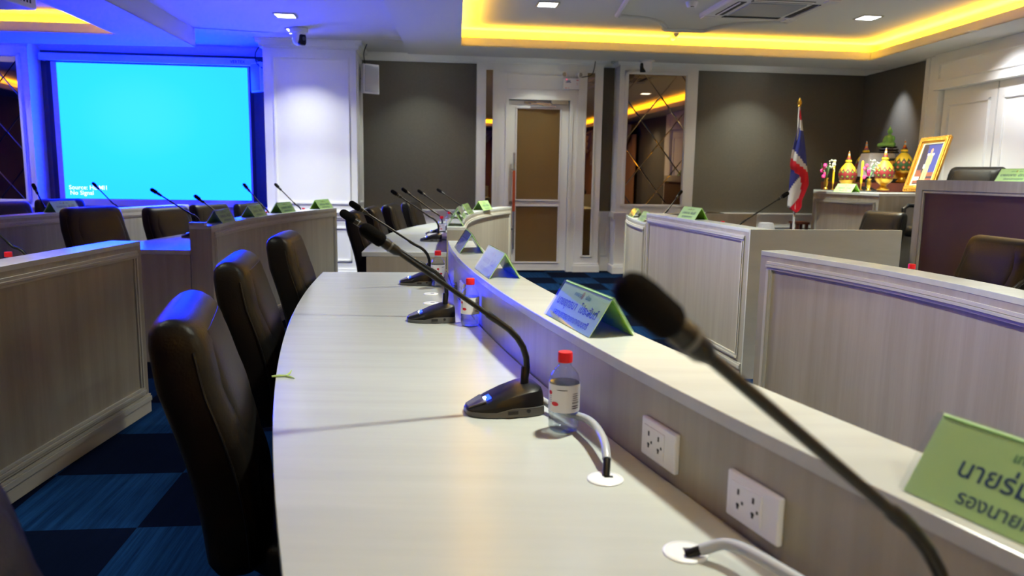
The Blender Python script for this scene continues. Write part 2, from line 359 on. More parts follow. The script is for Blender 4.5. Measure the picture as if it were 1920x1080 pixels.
# big white pier beside the projection screen
pr = sroot('pillar'); tag(pr, 'broad white panelled pier beside the projection screen', None)
MB().slab(-2.985, -1.94, 0, ZR + .02, -.02, .8).build('pier_body', M['white'], pr)
mb = MB(); frame_mb(mb, -2.885, -2.015, .88, 2.57, .8, .034, .02); frame_mb(mb, -2.885, -2.015, .2, .62, .8); mb.build('panel_molding', M['white'], pr)
mb = MB(); crown_mb(mb, -2.985, -1.94, .8, ext=1); 
mb.slab(-1.94, -1.87, ZR - .05, ZR + .01, 0, .86); mb.slab(-1.94, -1.905, ZR - .095, ZR - .05, 0, .83); mb.slab(-3.055, -2.985, ZR - .05, ZR + .01, 0, .86); mb.slab(-3.02, -2.985, ZR - .095, ZR - .05, 0, .83); mb.build('cornice', M['white'], pr)
mb = MB(); rail_mb(mb, -2.985 - .04, -1.94 + .04, .8); mb.slab(-1.94, -1.915, .72, .80, 0, .82); mb.build('chair_rail', M['white'], pr)
mb = MB(); skirt_mb(mb, -2.985, -1.94, .8, e=.02); mb.slab(-1.94, -1.918, 0, .1, 0, .8); mb.build('skirting', M['white'], pr)
mb = MB(); frame_mb(mb, .12, .68, .88, 2.57, 0, .03, .014, lambda s, o, z: wp(-1.94 + o, s, z)); frame_mb(mb, .12, .68, .2, .62, 0, .03, .014, lambda s, o, z: wp(-1.94 + o, s, z)); mb.build('side_molding', M['white'], pr)
# mirrored piers
def mirror_pier(s0, s1, m0, m1, label, z0=.90, z1=2.555):
    p = sroot('pillar'); tag(p, label, None)
    MB().slab(s0, s1, 0, ZR + .02, -.02, .3).build('pier_body', M['white'], p)
    mb = MB(); frame_mb(mb, m0 - .035, m1 + .035, z0 - .035, z1 + .035, .3, .045, .03); frame_mb(mb, m0 + .05, m1 - .05, .2, .62, .3); mb.build('panel_molding', M['white'], p)
    mb = MB(); crown_mb(mb, s0, s1, .3, ext=1); mb.slab(s0 - .07, s0, ZR - .05, ZR + .01, 0, .36); mb.slab(s0 - .035, s0, ZR - .095, ZR - .05, 0, .33); mb.slab(s1, s1 + .07, ZR - .05, ZR + .01, 0, .36); mb.build('cornice', M['white'], p)
    mb = MB(); rail_mb(mb, s0 - .03, s1 + .03, .3); mb.slab(s0 - .03, s0, .73, .80, 0, .32); mb.slab(s1, s1 + .03, .73, .80, 0, .32); mb.build('chair_rail', M['white'], p)
    mb = MB(); skirt_mb(mb, s0, s1, .3, e=.02); mb.slab(s0 - .02, s0, 0, .1, 0, .3); mb.slab(s1, s1 + .02, 0, .1, 0, .3); mb.build('skirting', M['white'], p)
    return p
def diamond_mirror(s0, s1, z0, z1, label, pitch=.62, ph=0):
    """bronze mirror made of bevelled diamond tiles, each tipped a hair"""
    t = thing('diamond_tile_mirror', label, 'mirror', wp((s0 + s1) / 2, .3, z0), AL)
    bm = bmesh.new(); W = s1 - s0; H = z1 - z0
    vs = [bm.verts.new(((-W / 2) if i == 0 else W / 2, 0, 0 if j == 0 else H)) for i, j in ((0, 0), (1, 0), (1, 1), (0, 1))]; bm.faces.new(vs)
    N = Vector((0, -1, 0))
    k = -6
    while k < 8:
        for sg in (1, -1):
            n = Vector((sg, 0, 1 / 1.25)).normalized(); c = Vector((ph, 0, .18 + k * pitch))
            bmesh.ops.bisect_plane(bm, geom=bm.verts[:] + bm.edges[:] + bm.faces[:], plane_co=c, plane_no=n)
        k += 1
    rnd = random.Random(7)
    tiles = MB()
    for f in bm.faces:
        c = f.calc_center_median(); a, b = rnd.uniform(-.0011, .0011), rnd.uniform(-.0011, .0011)
        pts = [v.co.copy() for v in f.verts]; n = len(pts)
        def dy(p): return -.006 + (p.x - c.x) * a + (p.z - c.z) * b
        inn = [p.lerp(c, min(.45, .012 / max((p - c).length, .02))) for p in pts]
        vsn = [Vector((p.x, dy(p), p.z)) for p in inn] + [Vector((p.x, -.0015, p.z)) for p in pts]
        tiles.add(vsn, [tuple(range(n))] + [(i, (i + 1) % n, n + (i + 1) % n, n + i) for i in range(n)])
    bm.free()
    tiles.build('glass_tile', M['mirror'], t)
    MB().box((0, 0, H / 2), (W, .002, H)).build('backing', M['black'], t)
    return t
mirror_pier(1.30, 2.32, 1.40, 2.165, 'white pier holding the mirror beside the door')
diamond_mirror(1.40, 2.165, .90, 2.555, 'tall bronze diamond-tiled mirror on the white pier beside the door', .60, .05)
mirror_pier(-8.3, -5.76, -7.6, -5.875, 'white pier holding the mirror beside the projection screen', .87, 2.54)
diamond_mirror(-7.6, -5.875, .87, 2.54, 'bronze diamond-tiled mirror next to the projection screen', .62, .2)
# ------------------------------------------------------------------ door and its surround
dr = sroot('door_1'); tag(dr, 'white door with two brown glass panes', None)
mb = MB(); mb.slab(-.5, -.09, 0, Z0 + .08, -.02, .12); mb.slab(.70, 1.12, 0, Z0 + .08, -.02, .12); mb.slab(-.09, .70, 2.215, Z0 + .08, -.02, .12)
mb.slab(-.5, -.24, .0, Z0, .12, .145); mb.slab(.80, 1.12, .0, Z0, .12, .145)
mb.build('surround', M['white'], dr)
mb = MB(); frame_mb(mb, -.117, .635, 2.34, 2.545, .12, .022, .012); frame_mb(mb, -.412, -.275, .19, 2.59, .145, .026, .016); frame_mb(mb, .885, 1.035, .195, 2.59, .145, .026, .016)
mb.slab(-.13, -.09, 0, 2.235, .12, .134); mb.slab(.70, .74, 0, 2.235, .12, .134); mb.slab(-.13, .74, 2.215, 2.25, .12, .134); mb.build('molding', M['white'], dr)
mb = MB(); crown_mb(mb, -.5, -.24, .145, ext=1); crown_mb(mb, -.24, .8, .12); crown_mb(mb, .8, 1.12, .145, ext=1); mb.build('cornice', M['white'], dr)
mb = MB(); skirt_mb(mb, .80, 1.12, .145, e=.02); skirt_mb(mb, -.5, -.24, .145, e=.02); mb.build('skirting', M['white'], dr)
mb = MB()
L0, L1 = -.085, .695
mb.slab(L0, .012, .012, 2.205, .03, .07); mb.slab(.592, L1, .012, 2.205, .03, .07); mb.slab(.012, .592, 2.115, 2.205, .03, .07); mb.slab(.012, .592, .012, .115, .03, .07); mb.slab(.012, .592, .865, .935, .03, .07)
lf = mb.build('leaf', M['white'], dr)
mb = MB()
for z0, z1 in ((.935, 2.115), (.115, .865)): frame_mb(mb, .0, .604, z0 - .012, z1 + .012, .07, .024, .014)
mb.build('bead', M['plate'], lf)
for z0, z1 in ((.935, 2.115), (.115, .865)): MB().slab(.012, .592, z0, z1, .045, .055).build('pane', M['door_glass'], dr)
hd = MB().tube([wp(-.012, .14, .30), wp(-.012, .14, 1.545)], .015, 12); 
for z in (.56, 1.32): hd.tube([wp(-.012, .07, z), wp(-.012, .14, z)], .01, 8); hd.slab(-.05, -.01, z - .012, z + .012, .125, .145)
h = hd.build('handle', M['chrome'], dr, smooth=True); MB().tube([wp(-.012, .14, .79), wp(-.012, .14, 1.315)], .0185, 12).build('grip_sleeve', M['orange'], h, smooth=True)
lk = MB().tube([wp(-.045, .07, .895), wp(-.045, .085, .895)], .024, 14).build('lock', M['steel'], dr, smooth=True)
cl = thing('door_closer', 'grey hydraulic door closer above the brown glass door', 'door closer', wp(.52, .07, 2.13), AL)
MB().box((.04, -.035, .06), (.22, .065, .055)).build('body', M['steel'], cl, bevel=.006)
MB().box((-.19, -.045, .035), (.27, .02, .022)).build('arm', M['chrome'], cl); MB().box((-.09, -.05, .012), (.17, .018, .016), M3=Matrix.Rotation(.12, 3, 'Y')).build('lower_arm', M['chrome'], cl); MB().box((-.33, -.008, .052), (.16, .012, .026)).build('shoe_plate', M['steel'], cl)
for s0, s1, z0, z1, lb in ((-.395, -.292, .22, 2.565, 'slim bronze mirror strip on the handle side of the door'), (.905, 1.012, .222, 2.562, 'slim bronze mirror strip on the closer side of the door')):
    tag(MB().slab(s0, s1, z0, z1, 0, .006, lambda s, o, z: wp(s, .145 + o, z) - wp((s0 + s1) / 2, .145, z0)).build('mirror_strip', M['mirror']), lb, 'mirror').location = wp((s0 + s1) / 2, .145, z0)
# ------------------------------------------------------------------ right wall joinery
jr = sroot('trim_20'); tag(jr, 'white panelled doors and header on the side wall', None)
mb = MB(); mb.slab(1.56, 1.86, 0, Z0 + .02, 0, .09, rp); mb.slab(1.86, 7.35, 2.27, Z0 + .02, 0, .13, rp); mb.slab(7.35, 7.65, 0, Z0 + .02, 0, .09, rp); mb.slab(1.80, 1.86, 2.27, Z0 + .02, 0, .13, rp); mb.build('pier', M['white'], jr)
mb = MB(); mb.slab(1.60, 1.66, 0, Z0, .09, .105, rp); frame_mb(mb, 1.90, 7.3, 2.355, 2.56, .13, .03, .018, rp); mb.build('molding', M['white'], jr)
for k in range(6):
    a = 1.875 + k * .91
    d = MB().slab(a, a + .89, .1, 2.27, 0, .03, rp).build('door_panel', M['white'], jr); mb = MB(); frame_mb(mb, a + .09, a + .80, .3, 2.12, .03, .035, .018, rp); mb.build('molding', M['white'], d)
# ------------------------------------------------------------------ ceiling
def tray(outer, hole, z, name, label, cov=.16, cm='cove'):
    """soffit ring with a cove lit tray; outer and hole are quads A B C D (back-left, back-right, near-right, near-left)"""
    O = [Vector(p) for p in outer]; Hh = [Vector(p) for p in hole]; r = sroot(name); tag(r, label, None)
    mb = MB()
    for i in range(4):
        j = (i + 1) % 4; mb.prism([O[i], O[j], Hh[j], Hh[i]], z, z + .012)
    for i in range(4):
        j = (i + 1) % 4; mb.add([(*O[i], z), (*O[j], z), (*O[j], ZR + .03), (*O[i], ZR + .03)], [(0, 1, 2, 3)])
    mb.build('soffit', M['ceil'], r)
    c = sum(Hh, Vector((0, 0))) / 4
    def grow(d):
        out = []
        for i in range(4):
            a, b, e = Hh[i - 1], Hh[i], Hh[(i + 1) % 4]
            n1 = Vector(((b - a).y, -(b - a).x)).normalized(); n2 = Vector(((e - b).y, -(e - b).x)).normalized()
            if n1.dot(b - c) < 0: n1 = -n1
            if n2.dot(b - c) < 0: n2 = -n2
            out.append(b + (n1 + n2) * d / (1 + n1.dot(n2)))
        return out
    G1 = grow(.015); G2 = grow(cov); zl = z + .095; zt = zl + .095
    mb = MB()
    for i in range(4):
        j = (i + 1) % 4
        mb.hexa([(*Hh[i], z + .001), (*Hh[j], z + .001), (*G1[j], z + .001), (*G1[i], z + .001), (*Hh[i], zl), (*Hh[j], zl), (*G1[j], zl), (*G1[i], zl)])
    mb.build('lip', M['ceil'], r)
    mb = MB()
    for i in range(4):
        j = (i + 1) % 4
        mb.hexa([(*G1[i], zl - .02), (*G1[j], zl - .02), (*G2[j], zl - .02), (*G2[i], zl - .02), (*G1[i], zl - .012), (*G1[j], zl - .012), (*G2[j], zl - .012), (*G2[i], zl - .012)])
        mb.add([(*G2[i], zl - .02), (*G2[j], zl - .02), (*G2[j], zt + .005), (*G2[i], zt + .005)], [(0, 1, 2, 3)])
    mb.prism(G2, zt, zt + .01); mb.build('tray_ceiling', M['ceil'], r)
    mb = MB(); A1 = grow(cov - .012)
    for i in range(4):
        j = (i + 1) % 4; mb.hexa([(*A1[i], zt - .014), (*A1[j], zt - .014), (*G2[j], zt - .014), (*G2[i], zt - .014), (*A1[i], zt), (*A1[j], zt), (*G2[j], zt), (*G2[i], zt)])
    mb.build('edge_bead', M['ceil'], r)
    A, B = grow(.022), grow(.055); mb = MB()
    for i in range(4):
        j = (i + 1) % 4; mb.add([(*A[i], zl - .006), (*A[j], zl - .006), (*B[j], zl - .006), (*B[i], zl - .006)], [(0, 1, 2, 3)])
    mb.build('cove_light', M[cm], r)
    return zt
tray([(-1.27, 9.26), (4.9, 9.98), (5.6, -4), (-.38, -4)], [(-.6, 8.61), (4.16, 9.19), (4.86, -3.2), (.30, -3.2)], Z0, 'ceiling', 'dropped ceiling with the yellow lit tray above the right hand desks')
tray([(-8.4, 8.19), (-3.43, 8.4), (-2.2, -4), (-8.4, -4)], [(-7.8, 7.36), (-3.92, 7.69), (-2.75, -3.2), (-7.8, -3.2)], 2.561, 'ceiling', 'dropped ceiling with the lit tray on the projector side', cm='cove_dim')
o = MB().add([(-3.6, 8.3, ZR), (-1.1, 9.0, ZR), (-.2, -4, ZR), (-2.4, -4, ZR)], [(0, 1, 2, 3)]).add([(-8.45, 8.0, ZR), (-3.43, 8.3, ZR), (-1.15, 9.0, ZR), (5.0, 9.8, ZR), (5.0, 10.9, ZR), (-8.45, 9.6, ZR)], [(0, 1, 2, 3, 4, 5)]).build('ceiling', M['ceil']); struct(o, 'plain raised ceiling strip')
o = MB().box((-1.6, 3.3, 3.05), (14.4, 15.6, .08)).build('ceiling', M['ceil']); struct(o, 'slab above the dropped ceilings')
# half-round ornament on the tray ceiling
def bez(a, c, b, n=8): return [Vector(a) * (1 - t) ** 2 + Vector(c) * 2 * t * (1 - t) + Vector(b) * t * t for t in [k / n for k in range(n + 1)]]
lp = [Vector((1.0, 6.6)), Vector((1.0, 7.81))] + bez((1.02, 7.82), (1.5, 7.86), (1.59, 8.47)) + [Vector((1.6, 8.50)), Vector((2.03, 8.53))] + bez((2.05, 8.51), (2.15, 8.02), (2.70, 8.0)) + [Vector((2.74, 7.98)), Vector((2.78, 6.6))] + bez((2.78, 6.6), (2.2, 6.6), (2.2, 5.95)) + bez((1.6, 5.95), (1.55, 6.55), (1.0, 6.6))
mb = MB(); mb.tube([(p.x, p.y, ZT - .005) for p in lp], .032, 8, flat=.7); trim(mb, 'ceil', label='half round ornament molding around the air conditioner')
mb = MB(); a = at_z(1268, 62, ZT); mb.tube([a + Vector((0, 0, -.01)), a + Vector((.02, .35, -.01))], .03, 8); trim(mb, 'ceil', label='small cross bar of the ceiling ornament')
# curtains on the wall behind the viewer, seen in the mirrors
cu = thing('draped_curtain', 'brown curtain with beige swags mirrored in the slim strips by the door', 'curtain', (2.3, -3.9, 0))
n = 140; mb = MB(); A = []; B = []
for i in range(n + 1):
    x = -2.9 + 5.8 * i / n; y = .06 + .05 * math.sin(i * 1.15) + .02 * math.sin(i * .37); A.append((x, y)); B.append((x, y - .01))
mb.ribbon(A, B, .05, 2.3); mb.build('drape', M['curtain'], cu, smooth=True)
for k in range(4):
    mb = MB(); x0 = -2.9 + 1.45 * k; rings = []
    for j in range(11):
        t = j / 10; dz = .55 * math.sin(PI * t)
        rings.append([(x0 + 1.45 * t, .2 + .05 * math.sin(q * 2.1), 2.6 - .03 - dz * (q / 9) - .02 * q * .5) for q in range(10)])
    mb.loft(rings, cap=False, close=False); mb.build('swag', M['swag'], cu, smooth=True)
    mb = MB(); rings = []
    for q in range(9):
        z = 2.6 - q * .13; rings.append([(x0 + .12 * math.sin(q * 1.9 + u) * (.4 + q / 10) + .02 * u, .2 + .05 * math.sin(u * 2 + q), z) for u in range(6)])
    mb.loft(rings, cap=False, close=False); mb.build('tail', M['swag'], cu, smooth=True)
dup(cu, (5.12, -1.2, 0), PI / 2 + .042, 'brown curtain with beige swags mirrored in the tall diamond mirror', scale=(.74, 1, 1))
# ------------------------------------------------------------------ curved desks
def desk(name, label, path, side, zl, lw, tw, zt=.75, mold=True, base=(0, 0, 0), end_far=True, group=None):
    """path: outer face, near to far; side +1 puts the seats to the left of travel"""
    t = thing(name, label, 'desk', (path[len(path) // 2].x, path[len(path) // 2].y, 0), 0, group)
    of = lambda d, p=None: offset(p or path, d * side)
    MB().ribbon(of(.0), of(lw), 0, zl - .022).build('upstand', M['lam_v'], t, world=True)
    MB().ribbon(of(-.001), of(lw + .001), zl - .022, zl).build('ledge', M['lam_h'], t, world=True, bevel=.0015)
    MB().ribbon(of(lw + .002), of(lw + tw), zt - .03, zt).build('desktop', M['lam_h'], t, world=True, bevel=.0015)
    for a, b in ((.0, .022), (-.022, 0)):
        if b == 0: e = sub(path, sum((q - p).length for p, q in zip(path, path[1:])) - .022, 1e9)
        else: e = sub(path, a, b)
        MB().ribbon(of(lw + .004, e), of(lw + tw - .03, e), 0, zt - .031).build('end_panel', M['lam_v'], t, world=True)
    if mold:
        mp = sub(path, .05, -.05); mb = MB()
        def ribs(p, zs):
            for z0, z1, h in zs: mb.ribbon(of(-h, p), of(0, p), z0, z1)
        zt0 = zl - .045
        ribs(mp, [(zt0 - .012, zt0, .008), (zt0 - .024, zt0 - .014, .013), (zt0 - .036, zt0 - .026, .008)])
        ribs(mp, [(.135, .147, .009), (.120, .132, .015), (.106, .117, .009)])
        Lt = sum((q - p).length for p, q in zip(mp, mp[1:]))
        for s in (0, Lt - .036):
            for k, h in ((0, .008), (.013, .013), (.026, .008)):
                q = sub(mp, s + k, s + k + .010); mb.ribbon(of(-h, q), of(0, q), .15, zt0 - .037)
        mb.build('panel_molding', M['trim_lam'], t, world=True)
        mb = MB(); mb.ribbon(of(-.016), of(0), .062, .086); mb.ribbon(of(-.010), of(0), 0, .062); mb.ribbon(of(-.010), of(0), .088, .098); mb.build('plinth', M['trim_lam'], t, world=True)
    return t
AC = Vector((11.6307, 5.2845)); AR = 12.040
def arc_x(Y, d=0):   # d: distance from the inner foot of the ledge, + towards the seats
    return AC.x - math.sqrt((AR + d) ** 2 - (Y - AC.y) ** 2)
def arc_n(Y):        # unit vector towards the seats
    return Vector((-math.sqrt(AR ** 2 - (Y - AC.y) ** 2), Y - AC.y)).normalized()
def arc_p(Y, d): # point at d from the foot of the ledge
    n = arc_n(Y); p = AC + n * (AR + d); return p
main_path = [AC + Vector((math.cos(math.radians(a)), math.sin(math.radians(a)))) * (AR - .149) for a in [-147 - .5 * k for k in range(55)]]
main_path = [p for p in main_path if p.y < 4.06]
desk('curved_desk', 'long curved pale desk with outlets, bottles and three black microphones on it', main_path, 1, .92, .149, .657)
nextp = cat_rom([(-.315, 5.04), (-.36, 5.6), (-.385, 6.35), (-.345, 7.02), (-.22, 7.68), (-.02, 8.3)])
desk('curved_desk', 'curved pale desk running up to the door beyond the long desk', nextp, 1, .92, .125, .56)
nl = cat_rom([(-1.84, .7), (-1.885, 2.0), (-1.915, 3.0), (-1.915, 3.88)])
desk('curved_desk', 'pale panelled desk across the aisle behind the near row of chairs', nl, 1, .905, .15, .62)
fl = cat_rom([(-1.965, 4.93), (-2.0, 5.65), (-1.95, 6.58), (-1.77, 7.62)])
t = desk('curved_desk', 'pale panelled desk in front of the white pier with four green name cards', fl, 1, .91, .14, .55)
MB().box((-2.06, 4.955, .92), (.10, .05, .02)).build('end_block', M['trim_lam'], t, world=True)
t3 = cat_rom([(-3.80, 4.6), (-3.70, 5.56), (-3.62, 6.2), (-3.52, 6.9), (-3.33, 7.8)])
desk('curved_desk', 'pale panelled desk of the rear row just below the projection screen', t3, 1, .91, .14, .48)
fr = cat_rom([(1.20, 6.86), (1.175, 7.3), (1.18, 7.75), (1.22, 8.2)])
t = desk('curved_desk', 'short curved pale desk by the mirror beyond the tall desk', fr, -1, .86, .13, .50)
MB().prism([(1.30, 6.84), (2.25, 7.02), (2.245, 7.045), (1.295, 6.865)], 0, .945).build('side_panel', M['lam_v'], t, world=True)
md = cat_rom([(1.475, 4.73), (1.395, 5.24), (1.315, 5.68), (1.155, 6.58)])
t = desk('curved_desk', 'tall pale desk with side panel standing across the aisle from the door', md, -1, .96, .13, .80)
MB().prism([(1.478, 4.715), (2.50, 4.87), (2.496, 4.90), (1.474, 4.745)], 0, .958).build('side_panel', M['lam_h'], t, world=True)
nr = cat_rom([(1.56, .6), (1.55, 1.4), (1.505, 2.2), (1.465, 2.6), (1.365, 3.03), (1.17, 3.55)])
desk('curved_desk', 'pale panelled desk across the aisle in front of the dark brown podium', nr, -1, .94, .13, .70)
# podium desk with the dark brown front
pd = thing('podium_desk', 'tall podium desk with dark brown front panel in pale frame', 'desk', (3.9, 6.2, 0))
PA, PB = Vector((3.70, 7.02)), Vector((4.06, 5.0)); pu = (PB - PA).normalized(); pn = Vector((pu.y, -pu.x)); pn = pn if pn.x > 0 else -pn
def pf(s, o, z): q = PA + pu * s - pn * o; return Vector((q.x, q.y, z))
LP = (PB - PA).length
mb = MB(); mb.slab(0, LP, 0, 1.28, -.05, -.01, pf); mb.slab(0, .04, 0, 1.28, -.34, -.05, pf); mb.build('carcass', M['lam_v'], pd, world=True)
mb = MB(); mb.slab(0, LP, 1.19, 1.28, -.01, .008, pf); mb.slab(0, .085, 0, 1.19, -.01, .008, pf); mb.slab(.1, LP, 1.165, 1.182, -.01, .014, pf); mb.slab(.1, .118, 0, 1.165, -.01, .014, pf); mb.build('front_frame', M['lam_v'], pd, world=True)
MB().slab(.118, LP, 0, 1.165, -.012, .0, pf).build('front_panel', M['brown'], pd, world=True)
MB().slab(-.005, LP, 1.0, 1.03, -.34, -.06, pf).build('desktop', M['lam_h'], pd, world=True)
MB().box((4.42, 6.10, .14), (.70, 2.95, .28), rz=.15).build('floor', M['carpet'], loc=(4.42, 6.10, 0)); struct(bpy.data.objects['floor.001'], 'raised carpeted platform behind the podium desk')
# altar counter
ad = thing('altar_counter', 'pale panelled counter carrying the golden offerings and Buddha', 'counter', (4.0, 8.3, 0))
QA, QB = Vector((3.385, 8.62)), Vector((3.64, 7.6)); qu = (QB - QA).normalized(); qn = Vector((-1 * qu.y, qu.x)); qn = qn if qn.x > 0 else -qn; LQ = (QB - QA).length
def qf(s, o, z): q = QA + qu * s - qn * o; return Vector((q.x, q.y, z))
mb = MB(); mb.prism([tuple(QA), tuple(QB), (4.66, 7.98), (4.72, 10.2), (3.98, 10.1)], 0, 1.115); mb.build('carcass', M['lam_v'], ad, world=True)
mb = MB(); mb.prism([tuple(QA - qn * .004), tuple(QB - qn * .004), (4.67, 7.97), (4.73, 10.2), (3.97, 10.11)], 1.115, 1.14); mb.build('top', M['lam_h'], ad, world=True)
mb = MB()
for w, h in ((.03, .008), (.014, .013)): frame_mb(mb, .06, LQ - .04, .15, 1.05, .0, .03, .014, qf)
mb.build('panel_molding', M['trim_lam'], ad, world=True)

# ------------------------------------------------------------------ chairs
def sup(hx, hy, n=20, e=4.5):
    out = []
    for k in range(n):
        a = 2 * PI * (k + .5) / n; c, s = math.cos(a), math.sin(a); out.append((hx * math.copysign(abs(c) ** (2 / e), c), hy * math.copysign(abs(s) ** (2 / e), s)))
    return out
def back_x(t): return -.235 - .105 * t + .022 * math.sin(PI * min(1, t * 1.35))
BZ0, BZ1 = .40, .975
def make_chair(label, group):
    t = thing('office_chair', label, 'chair', (0, 0, 0), 0, group)
    mb = MB(); rings = []
    for tt, kw, kt in [(0, .86, .55), (.02, .93, .8), (.06, .97, 1)] + [(.1 + .08 * i, 1, 1) for i in range(10)] + [(.90, .995, .98), (.945, .985, .9), (.972, .965, .74), (.99, .93, .5), (1, .87, .2)]:
        z = BZ0 + (BZ1 - BZ0) * tt; hw = (.232 + .012 * math.sin(PI * tt)) * kw; th = (.062 + .010 * math.sin(PI * tt)) * kt; rings.append([(back_x(tt) + p[0], p[1], z) for p in sup(th, hw, 28, 5)])
    b = mb.loft(rings).build('backrest', M['leather'], t, smooth=True)
    mb = MB(); rings = []       # raised head pad on the front
    for i in range(13):
        u = i / 12; tt = .42 + .52 * u; k = math.sin(PI * min(1, max(0, u * .96 + .02))) ** .75; hw = .195 * (.8 + .2 * k)
        rings.append([(back_x(tt) + .054 + p[0], p[1], BZ0 + (BZ1 - BZ0) * tt) for p in sup(.026 * k + .002, hw, 24, 3.2)])
    mb.loft(rings).build('head_pad', M['leather'], b, smooth=True)
    mb = MB(); rings = []
    for i in range(9):
        u = i / 8; tt = .03 + .40 * u; k = math.sin(PI * min(1, max(0, u * .96 + .02))) ** .4; hw = .19 * (.85 + .15 * k)
        rings.append([(back_x(tt) + .055 + p[0], p[1], BZ0 + (BZ1 - BZ0) * tt) for p in sup(.026 * k + .002, hw, 24, 3.2)])
    mb.loft(rings).build('lumbar_pad', M['leather_crease'], b, smooth=True)
    for sy in (-1, 1): MB().tube([(back_x(tt) + .030, sy * (.2325 + .012 * math.sin(PI * tt)), BZ0 + (BZ1 - BZ0) * tt) for tt in [.06 + .083 * i for i in range(11)]], .003, 6).build('piping', M['plastic'], b, smooth=True)
    mb = MB(); mb.loft([[(.03 + p[0] * k, p[1] * k, z) for p in sup(.255, .245, 28, 4)] for z, k in ((.385, .93), (.395, .98), (.43, 1), (.455, .985), (.47, .93), (.475, .8))]).build('seat', M['leather'], t, smooth=True)
    for sy in (-1, 1):
        mb = MB(); mb.tube([(-.12, sy * .262, .40), (-.13, sy * .285, .50), (-.12, sy * .29, .60), (-.08, sy * .29, .635), (.10, sy * .29, .64), (.15, sy * .29, .61), (.15, sy * .285, .50), (.12, sy * .262, .40)], .019, 10); mb.build('armrest', M['plastic'], t, smooth=True)
    MB().lathe([(.05, .36), (.05, .385), (.028, .36), (.028, .24), (.036, .24), (.036, .10)][::-1], (0, 0, 0), 14).build('gas_lift', M['plastic'], t, smooth=True)
    mb = MB()
    for k in range(5):
        a = 2 * PI * k / 5 + .3; mb.tube([(.02 * math.cos(a), .02 * math.sin(a), .115), (.17 * math.cos(a), .17 * math.sin(a), .095), (.29 * math.cos(a), .29 * math.sin(a), .07)], [.03, .024, .018], 8)
    s = mb.build('star_base', M['plastic'], t, smooth=True)
    for k in range(5):
        a = 2 * PI * k / 5 + .3; x, y = .29 * math.cos(a), .29 * math.sin(a); d = Vector((-math.sin(a), math.cos(a), 0)); MB().tube([Vector((x, y, .03)) - d * .024, Vector((x, y, .03)) + d * .024], .03, 12).build('caster', M['plastic'], s, smooth=True)
    return t
GCH = {'main': 'chairs along the long curved desk', 'next': 'chairs along the desk by the door', 'left': 'chairs along the desk below the screen', 'rear': 'chairs along the rear row', 'right': 'chairs behind the desks across the aisle'}
proto_chair = None
def place_chair(x, y, ang, label, grp, s=1.0, dz=0):
    """x, y is the middle of the top edge of the back"""
    global proto_chair
    f = Vector((math.cos(ang), math.sin(ang))); loc = (x + f.x * .34, y + f.y * .34, dz)
    if proto_chair is None:
        proto_chair = make_chair(label, GCH[grp]); o = proto_chair; o.location = loc; o.rotation_euler = (0, 0, ang)
    else: o = dup(proto_chair, loc, ang, label, GCH[grp])
    o.scale = (s, s, s)
    return o
def fang(Y): n = arc_n(Y); return math.atan2(-n.y, -n.x)
place_chair(-.75, 1.70, fang(1.70), 'black leather chair nearest the viewer whose whole back shows beside the desk', 'main')
place_chair(-.985, 2.68, fang(2.68), 'black leather chair second along the long desk', 'main')
place_chair(-1.118, 3.685, fang(3.70), 'black leather chair third along the long desk, at its far end', 'main')
place_chair(-.545, .59, fang(.60), 'black leather chair of which only a dark corner shows', 'main')
place_chair(-1.235, 5.88, .12, 'black chair closest to the near corner of the desk by the door', 'next')
place_chair(-1.225, 6.55, .05, 'black chair behind the microphone heads at the desk by the door', 'next')
place_chair(-1.165, 7.22, -.03, 'black chair third along the desk by the door', 'next')
place_chair(-1.08, 7.98, -.12, 'black chair farthest along the desk by the door, under the grey fabric', 'next')
place_chair(-3.03, 5.45, -.3, 'wide black chair in front of the words on the screen', 'left', 1.02)
place_chair(-2.88, 6.28, -.3, 'black chair below the middle of the projection screen', 'left', .99)
place_chair(-2.82, 7.02, -.3, 'black chair below the screen, second along that desk', 'left', .985)
place_chair(-2.83, 8.07, -.25, 'black chair next to the lower corner of the screen', 'left', .952)
place_chair(-4.50, 6.68, -.5, 'blue lit black chair at the picture edge below the mirror', 'rear', .985)
place_chair(-4.48, 7.50, -.5, 'black chair between mirror pier and screen border behind a name card', 'rear', .985)
place_chair(3.60, 7.35, PI + .35, 'black chair in front of the altar counter', 'right')
o = place_chair(2.70, 4.15, PI + .1, 'black chair before the dark brown podium front', 'right')
place_chair(2.06, 7.66, PI + .1, 'black chair whose top barely shows over the short desk', 'right', .95)
place_chair(4.50, 7.50, PI + .42, 'high backed black chair behind the podium desk', 'right', 1.16, .285)
